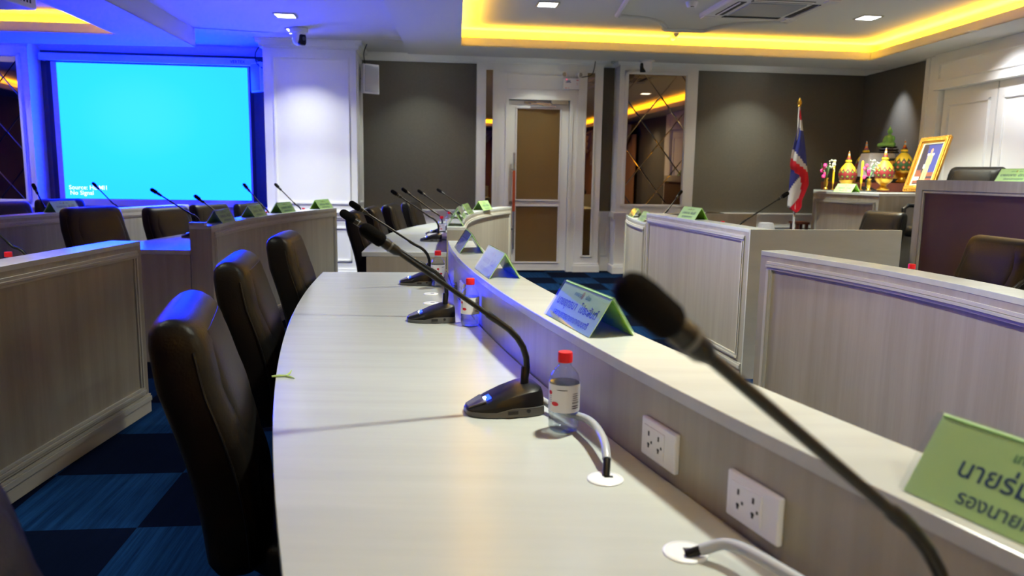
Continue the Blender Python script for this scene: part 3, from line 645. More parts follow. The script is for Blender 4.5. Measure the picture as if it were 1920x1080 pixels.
# ------------------------------------------------------------------ microphones
def make_mic_base(label, group):
    t = thing('conference_microphone', label, 'microphone', (0, 0, 0), 0, group)
    L = [(-.075, .050, .040, .058), (-.06, .058, .052, .062), (-.035, .061, .055, .060), (0, .060, .052, .050), (.035, .055, .045, .036), (.065, .045, .032, .024), (.085, .030, .018, .018), (.092, .014, .008, .015)]
    def ring(x, wb, wt, h, z0, z1, e): return [(x, y, z) for y, z in ((-wb, z0), (wb, z0), (wb * .99, z0 + (z1 - z0) * .5), (wt, z0 + (z1 - z0) * .85), (wt * .7, z1), (-wt * .7, z1), (-wt, z0 + (z1 - z0) * .85), (-wb * .99, z0 + (z1 - z0) * .5))]
    MB().loft([ring(x, wb + .003, wb + .002, h, .002, .014 + .010 * (x < .03) - (.05 * max(0, x - .05)), 0) for x, wb, wt, h in L]).build('side_band', M['dkplastic'], t, smooth=True)
    MB().loft([ring(x, wb, wt, h, .010, max(h, .016), 0) for x, wb, wt, h in L]).build('shell', M['plastic'], t, smooth=True, bevel=.002)
    MB().loft([[(.052, -.03, .030), (.052, .03, .030), (.052, .03, .033), (.052, -.03, .033)], [(.088, -.016, .0165), (.088, .016, .0165), (.088, .016, .0195), (.088, -.016, .0195)]]).build('talk_button', M['dkplastic'], t)
    MB().box((.045, .012, .0365), (.012, .022, .004), M3=Matrix.Rotation(.4, 3, 'Y')).build('status_light', M['led'], t)
    MB().box((.0505, .010, .0348), (.006, .012, .004), M3=Matrix.Rotation(.4, 3, 'Y')).build('bright_led', M['ledw'], t)
    for sy in (-1, 1):
        MB().box((.0, sy * .0625, .013), (.022, .004, .008)).build('port', M['slot'], t)
        MB().tube([(-.035, sy * .060, .015), (-.035, sy * .0655, .015)], .0045, 10).build('jack', M['slot'], t, smooth=True)
    return t
proto_mic = None
GMIC = {'main': 'microphones on the long curved desk', 'next': 'microphones on the desk by the door', 'left': 'microphones on the desks below the screen', 'right': 'microphones on the desks across the aisle'}
def place_mic(x, y, z, ang, head, label, grp, side_led=1):
    """ang: direction the tip points (to the speaker); head: world position of the windscreen tip"""
    global proto_mic
    if proto_mic is None: proto_mic = make_mic_base(label, GMIC[grp]); t = proto_mic; t.location = (x, y, z); t.rotation_euler = (0, 0, ang); first = True
    else:
        t = thing('conference_microphone', label, 'microphone', (x, y, z), ang, GMIC[grp])
        for ch in proto_mic.children:
            if ch.name.split('.')[0] in ('gooseneck', 'sleeve', 'capsule_collar', 'light_ring', 'windscreen'): continue
            c = ch.copy(); COL.objects.link(c); c.parent = t
    H = wmat(t).inverted() @ Vector(head)
    a = Vector((-.045, 0, .052)); b = Vector((-.050, 0, .095)); J = Vector((.018, H.y * .12, .198 * min(1.15, H.z / .405)))
    MB().lathe([(.011, .045), (.010, .06), (.008, .098), (.006, .10)], (-.045, 0, 0), 12).build('sleeve', M['plastic'], t, smooth=True)
    pts = [a, b] + [b * (1 - s) ** 2 + (Vector((-.052, 0, .16)) * 2 * s * (1 - s)) + J * s * s for s in (.2, .4, .6, .8, 1)]
    d = (H - J).normalized(); Le = (H - J).length; r = [.0074] * 7
    pts += [J + d * .012, J + d * .03, J + d * .036, J + d * (Le - .098)]; r += [.0082, .0080, .0058, .0056]
    g = MB().tube(pts, r, 10).build('gooseneck', M['plastic'], t, smooth=True)
    MB().tube([J + d * (Le - .10), J + d * (Le - .09), J + d * (Le - .062), J + d * (Le - .054)], [.006, .0105, .0115, .0105], 12).build('capsule_collar', M['plastic'], t, smooth=True)
    MB().tube([J + d * (Le - .0765), J + d * (Le - .0725)], .0120, 12).build('light_ring', M['dkplastic'], t, smooth=True)
    q = [(.0, .010), (.003, .0135), (.008, .015), (.036, .0155), (.047, .0145), (.054, .011), (.058, .005)]
    MB().tube([J + d * (Le - .058 + s) for s, _ in q], [w for _, w in q], 16).build('windscreen', M['foam'], t, smooth=True)
    return t
def mic_main(Y, d, hpx, label, grp='main'):
    p = arc_p(Y, d); n = arc_n(Y); tn = Vector((-n.y, n.x, 0)); h = at_plane(*hpx, (p.x, p.y, 0), tn)
    return place_mic(p.x, p.y, .75, math.atan2(n.y, n.x), h, label, grp)
mic_main(1.70, .155, (676, 424), 'black gooseneck microphone on the long desk beside the nearest whole bottle')
mic_main(2.72, .155, (638, 396), 'black gooseneck microphone second along the long desk, with lit blue button')
mic_main(3.60, .155, (655, 379), 'black gooseneck microphone at the far end of the long desk')
mic_main(.697, .134, (1163, 527), 'blurred close-up microphone whose stem crosses the corner of the picture')
def mic_at(x, y, z, ang, hpx, label, grp):
    n = Vector((math.cos(ang), math.sin(ang))); tn = Vector((-n.y, n.x, 0)); h = at_plane(*hpx, (x, y, 0), tn)
    return place_mic(x, y, z, ang, h, label, grp)
q = at_z(803, 452, .75); mic_at(q.x + .03, q.y, .75, PI + .05, (733, 357), 'black microphone at the near end of the desk by the door', 'next')
q = at_z(812, 440, .75); mic_at(q.x + .03, q.y, .75, PI - .05, (753, 353), 'black microphone beside the bottle on the desk by the door', 'next')
mic_at(-.60, 7.05, .75, PI - .2, (783, 356), 'black microphone leaning past the second bottle on the desk by the door', 'next')
mic_at(-.47, 7.62, .75, PI - .3, (819, 354), 'black microphone farthest along the desk by the door', 'next')
q = at_z(352, 445, .75); mic_at(q.x + .05, q.y, .75, PI + .0, (282, 354), 'black microphone on the open end of the desk in front of the pier', 'left')
mic_at(-2.28, 6.0, .75, PI - .1, (364, 366), 'black microphone behind the first green card below the screen', 'left')
mic_at(-2.24, 6.85, .75, PI - .15, (456, 344), 'black microphone in front of the lower corner of the screen', 'left')
mic_at(-2.13, 7.5, .75, PI - .25, (515, 344), 'black microphone standing out against the white pier', 'left')
mic_at(-3.92, 6.38, .75, PI - .1, (61, 344), 'black microphone beneath the mirror on the rear row desk', 'left')
mic_at(-3.80, 7.25, .75, PI - .15, (173, 342), 'black microphone crossing the projected words on the screen', 'left')
mic_at(-2.19, 3.33, .75, PI - .1, (-60, 385), 'black microphone cut by the picture edge beside a red cap', 'left')
mic_at(1.41, 7.10, .75, .1, (1279, 357), 'black microphone leaning across the foot of the tall mirror', 'right')
mic_at(1.61, 5.40, .75, .12, (1479, 361), 'black microphone leaning towards the flag', 'right')
mic_at(1.78, 2.62, .75, .1, (1935, 415), 'black microphone in front of the dark brown podium', 'right')
mic_at(3.95, 8.50, 1.14, .3, (1678, 321), 'thin black microphone among the offerings on the altar counter', 'right')
# ------------------------------------------------------------------ bottles
def make_bottle(label, group):
    t = thing('water_bottle', label, 'bottle', (0, 0, 0), 0, group)
    out = [(.0, .0), (.024, .0), (.030, .004), (.0322, .012), (.0322, .026), (.0305, .030), (.0305, .034), (.0322, .038), (.0322, .098), (.0318, .108), (.028, .122), (.020, .133), (.0135, .139), (.0125, .150), (.0125, .160), (0, .160)]
    MB().lathe(out, seg=28).build('bottle_body', M['pet'], t, smooth=True)
    MB().lathe([(0, .003), (.028, .004), (.0305, .012), (.0305, .027), (.029, .032), (.0305, .04), (.0305, .097), (.0305, .1045), (.030, .105), (0, .1052)], seg=24).build('water', M['water'], t, smooth=True)
    mb = MB(); mb.loft([[(.0326 * math.cos(2 * PI * k / 32), .0326 * math.sin(2 * PI * k / 32), z) for k in range(33)] for z in (.046, .104)], cap=False, close=False); lb = mb.build('label', M['label'], t, smooth=True)
    def patch(mb, a0, z0, rx, rz, n=16):
        vs = [Vector((.0331 * math.cos(a0), .0331 * math.sin(a0), z0))] + [Vector((.0331 * math.cos(a0 + rx * math.cos(2 * PI * k / n) / .033), .0331 * math.sin(a0 + rx * math.cos(2 * PI * k / n) / .033), z0 + rz * math.sin(2 * PI * k / n))) for k in range(n)]
        mb.add(vs, [(0, 1 + k, 1 + (k + 1) % n) for k in range(n)])
    mb = MB(); 
    for a in (0, PI):
        patch(mb, a - 1.18, .086, .0055, .0045); patch(mb, a - .78, .064, .0085, .0045)
    mb.build('red_emblem', M['labelred'], lb)
    mb = MB()
    for a in (0, PI):
        for k in range(4): patch(mb, a + .62 + .0 * k, .086 - .0045 * k, .008 + .001 * (k % 2), .0007)
        for k in range(4): patch(mb, a + .42 + .14 * k, .067, .0014, .0022)
        for k in range(2): patch(mb, a + .62, .060 - .0045 * k, .0095, .0013)
        for k in range(4): patch(mb, a - 1.12, .079 - .004 * k, .003, .0005)
        patch(mb, a - .3, .1085 - .0145, .012, .0009)
    mb.build('label_print', M['labelink'], lb)
    mb = MB(); mb.lathe([(.0, .147), (.0155, .147), (.0155, .1485), (.0152, .165), (.0142, .168), (0, .1682)], seg=36); mb.build('cap', M['red'], t, smooth=True)
    return t
proto_bottle = None
def place_bottle(x, y, z, rz, label, group='small water bottles on the desks'):
    global proto_bottle
    if proto_bottle is None: proto_bottle = make_bottle(label, group); proto_bottle.location = (x, y, z); proto_bottle.rotation_euler = (0, 0, rz); return proto_bottle
    return dup(proto_bottle, (x, y, z), rz, label, group)
q = at_z(1056, 806, .75); place_bottle(q.x, q.y, .75, -PI / 2 + .1, 'clear water bottle with red cap between nearest microphone and wall outlets')
q = at_z(881, 611, .75); place_bottle(q.x, q.y, .75, -PI / 2 + .2, 'clear water bottle beside the second microphone of the long desk')
q = at_z(821, 537, .75); place_bottle(q.x, q.y, .75, -PI / 2 + 1.3, 'clear water bottle standing behind the farthest microphone of the long desk')
q = at_z(828, 443, .75); place_bottle(q.x, q.y, .75, -PI / 2 + .8, 'water bottle beside the two microphone bases on the desk by the door')
q = at_z(842, 431, .75); place_bottle(q.x, q.y, .75, 0, 'water bottle behind the first green card on the desk by the door')
place_bottle(-2.145, 6.58, .75, 0, 'bottle of which only the red cap shows left of the pier')
place_bottle(-2.015, 7.3, .75, 0, 'bottle of which only the red cap shows before the white pier')
place_bottle(-2.13, 3.18, .75, 0, 'bottle with red cap cut by the picture edge')
place_bottle(1.74, 6.3, .75, 0, 'bottle whose red cap peeks over the tall desk')
place_bottle(1.74, 3.28, .75, 0, 'bottle whose red cap shows against the dark brown podium')
M['acrylic'] = thin('clear_acrylic', (.97, .985, .98), 1.5)
def arc_hit(px, py, d=0):
    r = ray(px, py); lo, hi = .3, 8.0; best = None
    for k in range(4000):
        t = .3 + k * .002; p = EYE + r * t; e = abs((Vector((p.x, p.y)) - AC).length - (AR + d))
        if best is None or e < best[0]: best = (e, p)
    return best[1]
# ------------------------------------------------------------------ name cards
GT = 'green tent name cards on the desks'
def tent(x, y, z, ang, lines, label, L=.29, H=.088, D=.055, cat='name card', ink='ink'):
    t = thing('name_card', label, cat, (x, y, z), ang, GT)
    mb = MB(); mi = MB(); th = .002
    for sg in (-1, 1):
        n = Vector((0, sg * H, D)).normalized(); a = Vector((0, sg * D, .001)); b = Vector((0, 0, H)); i = n * th
        mb.hexa([Vector((-L / 2, 0, 0)) + a - i, Vector((L / 2, 0, 0)) + a - i, Vector((L / 2, 0, 0)) + a, Vector((-L / 2, 0, 0)) + a, Vector((-L / 2, 0, 0)) + b - i, Vector((L / 2, 0, 0)) + b - i, Vector((L / 2, 0, 0)) + b, Vector((-L / 2, 0, 0)) + b])
        i2 = n * (th + .0006)
        mi.hexa([Vector((-L / 2 + .003, 0, 0)) + a - i2 * 1.4, Vector((L / 2 - .003, 0, 0)) + a - i2 * 1.4, Vector((L / 2 - .003, 0, 0)) + a - i2, Vector((-L / 2 + .003, 0, 0)) + a - i2, Vector((-L / 2 + .003, 0, 0)) + b - i2 * 1.4, Vector((L / 2 - .003, 0, 0)) + b - i2 * 1.4, Vector((L / 2 - .003, 0, 0)) + b - i2, Vector((-L / 2 + .003, 0, 0)) + b - i2])
    c = mb.build('paper_card', M['green'], t); mi.build('card_back', M['green_in'], t)
    sh = MB()
    for sg in (-1, 1):
        n = Vector((0, sg * H, D)).normalized(); e = n * .0035; a = Vector((0, sg * D, .001)) + n * .0015; b = Vector((0, 0, H)) + n * .0015; X = Vector((L / 2 + .006, 0, 0))
        sh.hexa([a - X, a + X, a + X + n * .0018, a - X + n * .0018, b - X, b + X, b + X + n * .0018, b - X + n * .0018])
    sh.build('clear_holder', M['acrylic'], t)
    tx = [MB(), MB(), MB()]
    for sg in (-1, 1):
        n = Vector((0, sg * H, D)).normalized(); up = (Vector((0, 0, H)) - Vector((0, sg * D, 0))).normalized(); X = Vector((-sg, 0, 0)); base = Vector((0, sg * D, 0)) + n * .0009; S = (Vector((0, 0, H)) - Vector((0, sg * D, 0))).length
        add_text(tx[1], lines[0], S * .15, base + up * S * .74, X, up, L * .62)
        add_text(tx[0], lines[1], S * .30, base + up * S * .40 , X, up, L * .86)
        add_text(tx[0], lines[2], S * .215, base + up * S * .12 , X, up, L * .80)
        ce = base + up * S * .80; vs = [ce + X * (.010 * math.cos(a) * .7) + up * (.010 * math.sin(a)) for a in [2 * PI * k / 10 for k in range(10)]]; tx[2].add(vs, [tuple(range(10))])
    tx[0].build('lettering', M[ink], c); tx[1].build('heading', M['ink_soft'], c); tx[2].build('emblem', M['ink_gold'], c)
    return t
HD = 'เทศบาล     เมือง'
mem = [HD, 'นายสมาน  พันธ์ดี', 'สมาชิกสภาเทศบาล']
def tent_main(Y, lines, label, d=-.076):
    p = arc_p(Y, d); n = arc_n(Y); tg = Vector((n.y, -n.x)); tg = tg if tg.y < 0 else -tg
    return tent(p.x, p.y, .92, math.atan2(tg.y, tg.x), lines, label)
tent_main(.70, [HD, 'นายร่ม  ไพรวัลย์', 'รองนายกเทศมนตรี'], 'large green name card with dark blue lettering cut by the picture edge')
tent_main(1.785, [HD, 'นายยุทธนา  โปธะสันต์', 'เลขานุการนายกเทศมนตรี'], 'name card on the ledge above the nearest whole bottle, end open and green')
tent_main(2.71, mem, 'name card second along the long ledge, bluish with a green open end')
tent_main(3.53, mem, 'name card at the far end of the long ledge, steeply seen')
def tent_at(x, y, z, ang, label, lines=mem, **k): return tent(x, y, z, ang, lines, label, **k)
tent_at(-.395, 5.27, .92, -PI / 2 + .05, 'first name card on the desk by the door, seen end on as an open triangle')
tent_at(-.44, 6.12, .92, -PI / 2, 'second name card on the desk by the door, half hidden by the first')
tent_at(-.425, 6.72, .92, -PI / 2 - .1, 'third name card on the desk by the door, turned to show its face')
tent_at(-.30, 7.50, .92, -PI / 2 - .28, 'name card farthest along the desk by the door, near the mirror strip')
tent_at(-2.045, 5.32, .91, -PI / 2 + .05, 'green name card nearest the open end of the desk before the pier')
tent_at(-2.055, 6.03, .91, -PI / 2, 'green name card second from the open end of that desk, before the screen')
tent_at(-2.015, 6.66, .91, -PI / 2 - .12, 'green name card below the left edge of the white pier')
tent_at(-1.87, 7.42, .91, -PI / 2 - .2, 'green name card below the middle of the white pier')
tent_at(-3.69, 6.22, .91, -PI / 2 - .12, 'blue lit name card on the rear row desk below the screen')
tent_at(1.365, 5.79, .96, -PI / 2 + .24, 'pale green name card on the tall desk across the aisle')
tent_at(1.255, 7.78, .86, -PI / 2, 'clear holder with small name card on the short desk by the mirror')
tent_at(1.245, 7.10, .86, -PI / 2, 'name card on the short desk mostly hidden by the tall desk')
p = qf(.46, -.075, 1.14); tent_at(p.x, p.y, 1.14, math.atan2(qu.y, qu.x), 'green name card on the altar counter between the vases', [HD, 'นายสมาน  พันธุ์ดี', 'รองประธานสภา'])
p = pf(1.02, -.09, 1.28)
tent_at(p.x, p.y, 1.28, math.atan2(pu.y, pu.x), 'green name card on top of the dark brown podium desk', [HD, 'นายสมพาด  ประเสริฐ', 'ประธานสภาเทศบาล'], L=.34, H=.10)
# ------------------------------------------------------------------ outlets, grommets, cables
GO = 'double power outlets along the ledge'
def outlet(px, py, label, vertical=False):
    p = arc_hit(px, py); n2 = arc_n(p.y); n = Vector((n2.x, n2.y, 0)); tg = Vector((n.y, -n.x, 0)); tg = tg if tg.y < 0 else -tg
    rz = math.atan2(tg.y, tg.x)
    t = thing('power_outlet', label, 'power outlet', (p.x, p.y, p.z), rz, GO)   # local x along the ledge, local -y or +y towards the seats
    sg = 1 if (Matrix.Rotation(-rz, 3, 'Z') @ n).y > 0 else -1
    MB().box((0, sg * .004, 0), (.118, .010, .072)).build('face_plate', M['plate'], t, bevel=.0035, bseg=3)
    ins = MB().box((-.012, sg * .0095, 0), (.070, .003, .048)).build('insert', M['plate'], t, bevel=.001)
    mb = MB()
    for cx in (-.028, .006):
        for z in (.011, -.011): mb.box((cx, sg * .0112, z), (.0038, .001, .0085))
        mb.box((cx - .0, sg * .0112, -.009), (.0065, .001, .0035)); mb.box((cx + .010, sg * .0112, -.003), (.004, .001, .0045))
    mb.build('socket_holes', M['slot'], ins)
    return t
outlet(1241, 832, 'white double outlet on the ledge close to the nearest whole bottle')
outlet(1418, 948, 'white double outlet on the ledge nearest the viewer')
outlet(852, 528, 'white outlet farther along the ledge, seen edge on behind the second bottle')
outlet(869, 545, 'white outlet just before the second bottle, seen edge on')
GG = 'round cable grommets in the long desk'
def grommet(px, py, label, s=1):
    p = at_z(px, py, .75)
    t = thing('cable_grommet', label, 'cable grommet', (p.x, p.y, .75), 0, GG)
    MB().lathe([(0, 0), (.032, 0), (.032, .002), (.030, .0035), (.027, .0038), (.0265, .003), (0, .003)], seg=32).build('disc', M['plate'], t, smooth=True)
    MB().box((.006, .005, .0031), (.016, .008, .001)).build('slot', M['slot'], t)
    return p
g1 = grommet(1135, 899, 'white round grommet under the cable by the nearest whole bottle'); g2 = grommet(1285, 1037, 'white round grommet nearest the viewer')
g3 = grommet(808, 551.5, 'small white grommet in front of the farthest bottle'); g4 = grommet(808, 569, 'small white grommet behind the second microphone base')
def smooth_pts(pts, n=6):
    P = [Vector(p) for p in pts]; P = [P[0] * 2 - P[1]] + P + [P[-1] * 2 - P[-2]]; out = []
    for i in range(1, len(P) - 2):
        a, b, c, d = P[i - 1:i + 3]
        for k in range(n):
            t = k / n; out.append(.5 * ((2 * b) + (c - a) * t + (2 * a - 5 * b + 4 * c - d) * t * t + (3 * b - a - 3 * c + d) * t ** 3))
    return out + [P[-2]]
def hose(pts, label):
    q = smooth_pts(pts); t = thing('cable_conduit', label, 'cable', q[len(q) // 2], 0, 'grey cable conduits on the long desk')
    k = len(q) - 6; MB().tube(q[:k + 1], .0082, 12).build('conduit', M['hose'], t, smooth=True, world=True); MB().tube(q[k:], .0068, 10).build('black_end', M['plastic'], t, smooth=True, world=True)
a = arc_p(1.70, .075)
hose([(a.x, a.y - .01, .775), (a.x + .045, a.y - .09, .772), (g1.x - .012, g1.y + .20, .792), (g1.x + .004, g1.y + .10, .793), (g1.x + .006, g1.y + .040, .778), (g1.x + .002, g1.y + .008, .751)], 'grey conduit bending from behind the bottle into its grommet')
a = arc_p(.745, .075)
hose([(a.x, a.y, .772), (a.x - .0, a.y + .06, .785), (g2.x + .085, g2.y - .10, .79), (g2.x + .052, g2.y - .035, .782), (g2.x + .022, g2.y - .018, .766), (g2.x - .002, g2.y - .012, .754)], 'grey conduit arching over the nearest grommet')
t = thing('cable_coil', 'dark coiled cable by the farthest bottle on the long desk', 'cable', (-.215, 3.30, .75))
for k in range(4): MB().tube([((.040 - .004 * (k % 2)) * math.cos(2 * PI * j / 24), (.040 - .004 * (k % 2)) * math.sin(2 * PI * j / 24), .008 + .012 * k) for j in range(25)], .006, 8).build('loop', M['dkplastic'], t, smooth=True)
MB().tube(smooth_pts([(.03, .02, .03), (.04, -.04, .07), (.03, -.09, .02), (.0, -.14, .006)]), .004, 8).build('tail', M['plate'], t, smooth=True)
# sprig on the desk edge
t = thing('plant_sprig', 'tiny pale green forked sprig on the desk edge', 'sprig', (at_z(531, 707, .75).x, at_z(531, 707, .75).y, .75), .3)
MB().tube([(-.028, 0, .003), (-.01, .001, .004), (.008, 0, .003)], [.003, .0035, .003], 6).build('stem', M['sprig'], t, smooth=True)
MB().tube([(.008, 0, .003), (.018, .02, .006), (.022, .034, .009)], [.003, .0025, .001], 6).build('leaf', M['sprig'], t, smooth=True); MB().tube([(.008, 0, .003), (.02, -.016, .003), (.028, -.026, .002)], [.003, .0022, .001], 6).build('leaf', M['sprig'], t, smooth=True)
# small items on the other desks
t = thing('plastic_packet', 'crumpled clear plastic packet behind the first microphone on the desk by the door', 'packet', (-.58, 6.0, .75))
bm = MB(); rr = random.Random(3); rings = []
for i in range(6): rings.append([(-.09 + .036 * i + rr.uniform(-.006, .006), .05 * math.cos(2 * PI * k / 8), .03 + .024 * math.sin(2 * PI * k / 8) * rr.uniform(.6, 1.2)) for k in range(8)])
bm.loft(rings).build('wrapper', M['plate'], t)
MB().box((.0, -.0, .0035), (.14, .07, .006)).build('tray', M['dkplastic'], t)
t = thing('packet', 'small magenta and white packet on the desk before the pier', 'packet', (-2.16, 6.02, .75), .2)
MB().box((0, 0, .065), (.10, .14, .13)).build('box_body', M['pink'], t, bevel=.01); MB().box((-.03, -.03, .131), (.04, .05, .004)).build('white_flap', M['plate'], t)
# ------------------------------------------------------------------ projection screen
def sf(s, o, z): return wp(s, o, z)
t = thing('projection_screen', 'pull down projection screen glowing cyan blue', 'projection screen', wp(-4.45, .1, .8), AL)
MB().slab(-5.72, -3.205, 2.525, 2.61, .0, .15).build('case', M['plate'], t, world=True, bevel=.012)
mb = MB(); add_text(mb, 'VERTEX', .05, wp(-3.42, .152, 2.552), WU, Vector((0, 0, 1))); mb.build('brand_lettering', M['labelink'], t.children[0], world=True)
MB().slab(-5.66, -3.255, .775, 2.53, .09, .094).build('black_border', M['black'], t, world=True)
MB().slab(-5.605, -3.30, .80, 2.515, .0945, .0955).build('screen_fabric', M['screen_white'], t, world=True)
pj = MB().slab(-5.54, -3.322, .888, 2.505, .0965, .0975).build('projected_image', M['screen'], t, world=True)
mb = MB(); add_text(mb, 'Source: HDMI1', .072, wp(-5.265, .099, 1.0), WU, Vector((0, 0, 1))); add_text(mb, 'No Signal', .072, wp(-5.345, .099, .935), WU, Vector((0, 0, 1))); mb.build('projected_words', M['screentext'], pj, world=True)
MB().slab(-5.66, -3.255, .765, .79, .08, .104).build('weight_bar', M['steel'], t, world=True)
# ------------------------------------------------------------------ wall and ceiling equipment
def speaker(c, ang, label):
    t = thing('wall_speaker', label, 'loudspeaker', c, ang, 'white loudspeakers on the pier')
    def rg(x, w, h): return [(x, y, z) for y, z in ((-w, -h), (w, -h), (w, h), (-w, h))]
    MB().loft([rg(-.09, .07, .13), rg(-.02, .10, .165), rg(.055, .108, .175), rg(.062, .10, .168)]).build('cabinet', M['plate'], t, bevel=.012, bseg=3)
    MB().loft([[(.058 + .016 * math.cos(PI / 2 * v), y, z) for y, z in ((-.092, -.155), (.092, -.155), (.092, .155), (-.092, .155))] for v in (1, .5)] + [[(.078, y, z) for y, z in ((-.06, -.12), (.06, -.12), (.06, .12), (-.06, .12))]]).build('grille', M['hose'], t, smooth=True)
    MB().box((-.11, 0, 0), (.06, .04, .08)).build('bracket', M['steel'], t)
    return t
speaker((-1.765, 9.40, 2.372), math.atan2(-.75, .65), 'white loudspeaker on the pier facing the grey fabric wall')
speaker((-3.085, 9.42, 2.372), math.atan2(-.75, -.65), 'blue lit loudspeaker on the pier beside the projection screen')
def wire(pts, label, r=.006):
    q = smooth_pts(pts); o = MB().tube(q, r, 8).build('wall_cable', M['black'], None, smooth=True, loc=q[0]); tag(o, label, 'cable', 'loose cables on the wall')
wire([at_y(688, 82, 9.2), at_y(682, 100, 9.25), at_y(684, 120, 9.3), at_y(682, 140, 9.35), at_y(676, 148, 9.35)], 'black cable looping down to the loudspeaker facing the grey fabric')
wire([at_y(489, 83, 9.2), at_y(479, 100, 9.25), at_y(481, 118, 9.3), at_y(492, 128, 9.32)], 'black cable looping down to the loudspeaker by the screen')
wire([wp(1.0, .2, 2.74), wp(.99, .17, 2.62), wp(.96, .16, 2.54), wp(.86, .16, 2.51), wp(.78, .17, 2.50)], 'black cable running to the emergency light over the door')
t = thing('emergency_light', 'white emergency light box with twin lamps above the door', 'emergency light', wp(.70, .12, 2.35), AL)
b = MB().box((0, -.045, .065), (.215, .09, .135)).build('box_body', M['plate'], t, bevel=.006)
for x in (-.085, .085):
    MB().tube([(x, -.05, .13), (x, -.05, .165)], .012, 8).build('neck', M['plate'], t)
    h = MB().tube([(x, -.01, .18), (x, -.03, .18), (x + (.02 if x > 0 else -.01), -.085, .178)], [.028, .034, .036], 16).build('lamp_head', M['plate'], t, smooth=True)
    MB().tube([(x + (.02 if x > 0 else -.01), -.0845, .178), (x + (.02 if x > 0 else -.01), -.089, .178)], .028, 16).build('lens', M['steel'], h, smooth=True)
mb = MB(); add_text(mb, 'BMJ', .034, (-.045, -.0912, .085), (1, 0, 0), (0, 0, 1)); mb.box((-.045, -.0905, .081), (.07, .001, .006)); mb.build('maker_logo', M['bluelogo'], b)
MB().box((-.068, -.0915, .117), (.012, .002, .014)).build('indicator', M['magenta'], b)
mb = MB(); mb.box((.07, -.0905, .11), (.03, .001, .008)); [mb.box((.068, -.0905, .075 - .018 * k), (.006, .001, .008)) for k in range(2)]; mb.box((-.075, -.0905, .012), (.03, .001, .006)); mb.box((-.04, -.0905, .012), (.012, .001, .006)); mb.build('printed_marks', M['labelred'], b)
def ptz(c, ang, label, flip=1):
    t = thing('camera', label, 'camera', c, ang, 'white dome cameras under the ceiling')
    MB().lathe([(0, 0), (.085, 0), (.092, -.006), (.088, -.045), (.07, -.052), (0, -.052)][::-1], seg=24, sx=1.15).build('mounting_base', M['plate'], t, smooth=True)
    rings = []
    for i in range(11):
        u = i / 10; z = -.045 - .135 * u; k = math.sqrt(max(.02, 1 - max(0, (u - .45) / .56) ** 2)); rings.append([(p[0] * k, p[1] * k, z) for p in sup(.066, .060, 20, 2.6)])
    y = MB().loft(rings).build('housing', M['plate'], t, smooth=True)
    rings = []
    for i in range(9):
        u = i / 8; z = -.07 - .105 * u; k = math.sqrt(max(.03, 1 - (abs(u - .45) / .6) ** 4)); rings.append([(.04 + p[0], p[1] * k, z) for p in sup(.034, .046, 16, 3.4)])
    l = MB().loft(rings).build('lens_window', M['plastic'], t, smooth=True)
    MB().tube([(.07, 0, -.11), (.078, 0, -.11)], .02, 14).build('lens', M['dkplastic'], l, smooth=True)
    return t
q = at_z(560, 53, ZR); t = ptz((q.x, q.y, ZR), -.55, 'white dome camera on the ceiling in front of the pier')
MB().tube([(-.09, .02, -.02), (-.15, .02, -.012), (-.17, .03, -.03), (-.15, .02, -.045), (-.09, .02, -.04)], .005, 6).build('lead', M['black'], t, smooth=True)
q = at_z(1214, 113, Z0); ptz((q.x, q.y + .05, Z0 + .04), PI + .1, 'white dome camera hanging above the tall mirror')
# downlights
GD = 'square recessed ceiling lights'
def make_downlight(loc, label, s=.085):
    t = thing('ceiling_downlight', label, 'ceiling light', loc, AL, GD)
    mb = MB()
    for a, b, c, d in ((-s - .018, s + .018, -s - .018, -s), (-s - .018, s + .018, s, s + .018), (-s - .018, -s, -s, s), (s, s + .018, -s, s)): mb.box(((a + b) / 2, (c + d) / 2, -.005), (b - a, d - c, .012))
    mb.build('frame', M['chrome'], t); MB().box((0, 0, -.002), (2 * s, 2 * s, .004)).build('diffuser', M['lamp'], t)
    return t
D1, D2, D3 = at_z(535, 28, ZR), at_z(1027, 7, ZT), at_z(1628, 32, ZT)
pl = make_downlight(D1, 'square lit downlight on the blue lit ceiling near the dome camera')
dup(pl, D2, AL, 'square lit downlight in the yellow tray closest to the tray corner'); dup(pl, D3, AL, 'square lit downlight in the yellow tray beside the air conditioner')
def area(name, loc, size, e, col=(.94, .985, .84), spread=100, rot=(0, 0, 0)):
    l = bpy.data.lights.new(name, 'AREA'); l.shape = 'SQUARE'; l.size = size; l.energy = e; l.color = col; l.spread = math.radians(spread)
    o = bpy.data.objects.new(name, l); COL.objects.link(o); o.location = loc; o.rotation_euler = rot; return o
LP_ = [(D1, 36), (D2, 60), (D3, 60)]
extra = []
for x, y, z, e in ((-1.95, 2.4, ZR, 14), (-1.75, -.4, ZR, 14), (.45, 4.6, ZT, 46), (.65, 2.0, ZT, 28), (.9, -.8, ZT, 24), (3.6, 5.0, ZT, 46), (3.75, 2.3, ZT, 46), (3.9, -.6, ZT, 40), (-5.6, 5.6, 2.751, 6), (-5.4, 2.4, 2.751, 6), (-5.0, -.8, 2.751, 6)):
    extra.append((Vector((x, y, z)), e))
for s, o, e in ((-1.2, .6, 9), (.28, .66, 21), (1.78, .72, 15), (3.1, .55, 14), (-2.5, 1.42, 20), (-6.4, .85, 6)): extra.append((wp(s, o, ZR), e))
for i, (p, e) in enumerate(extra): dup(pl, p, AL, 'square ceiling light above the room out of the picture', GD)
for i, (p, e) in enumerate(LP_ + extra): area('downlight_lamp', (p.x, p.y, p.z - .015), .15, e, spread=150 if p.x > 3 and p.y < 4 else 100)
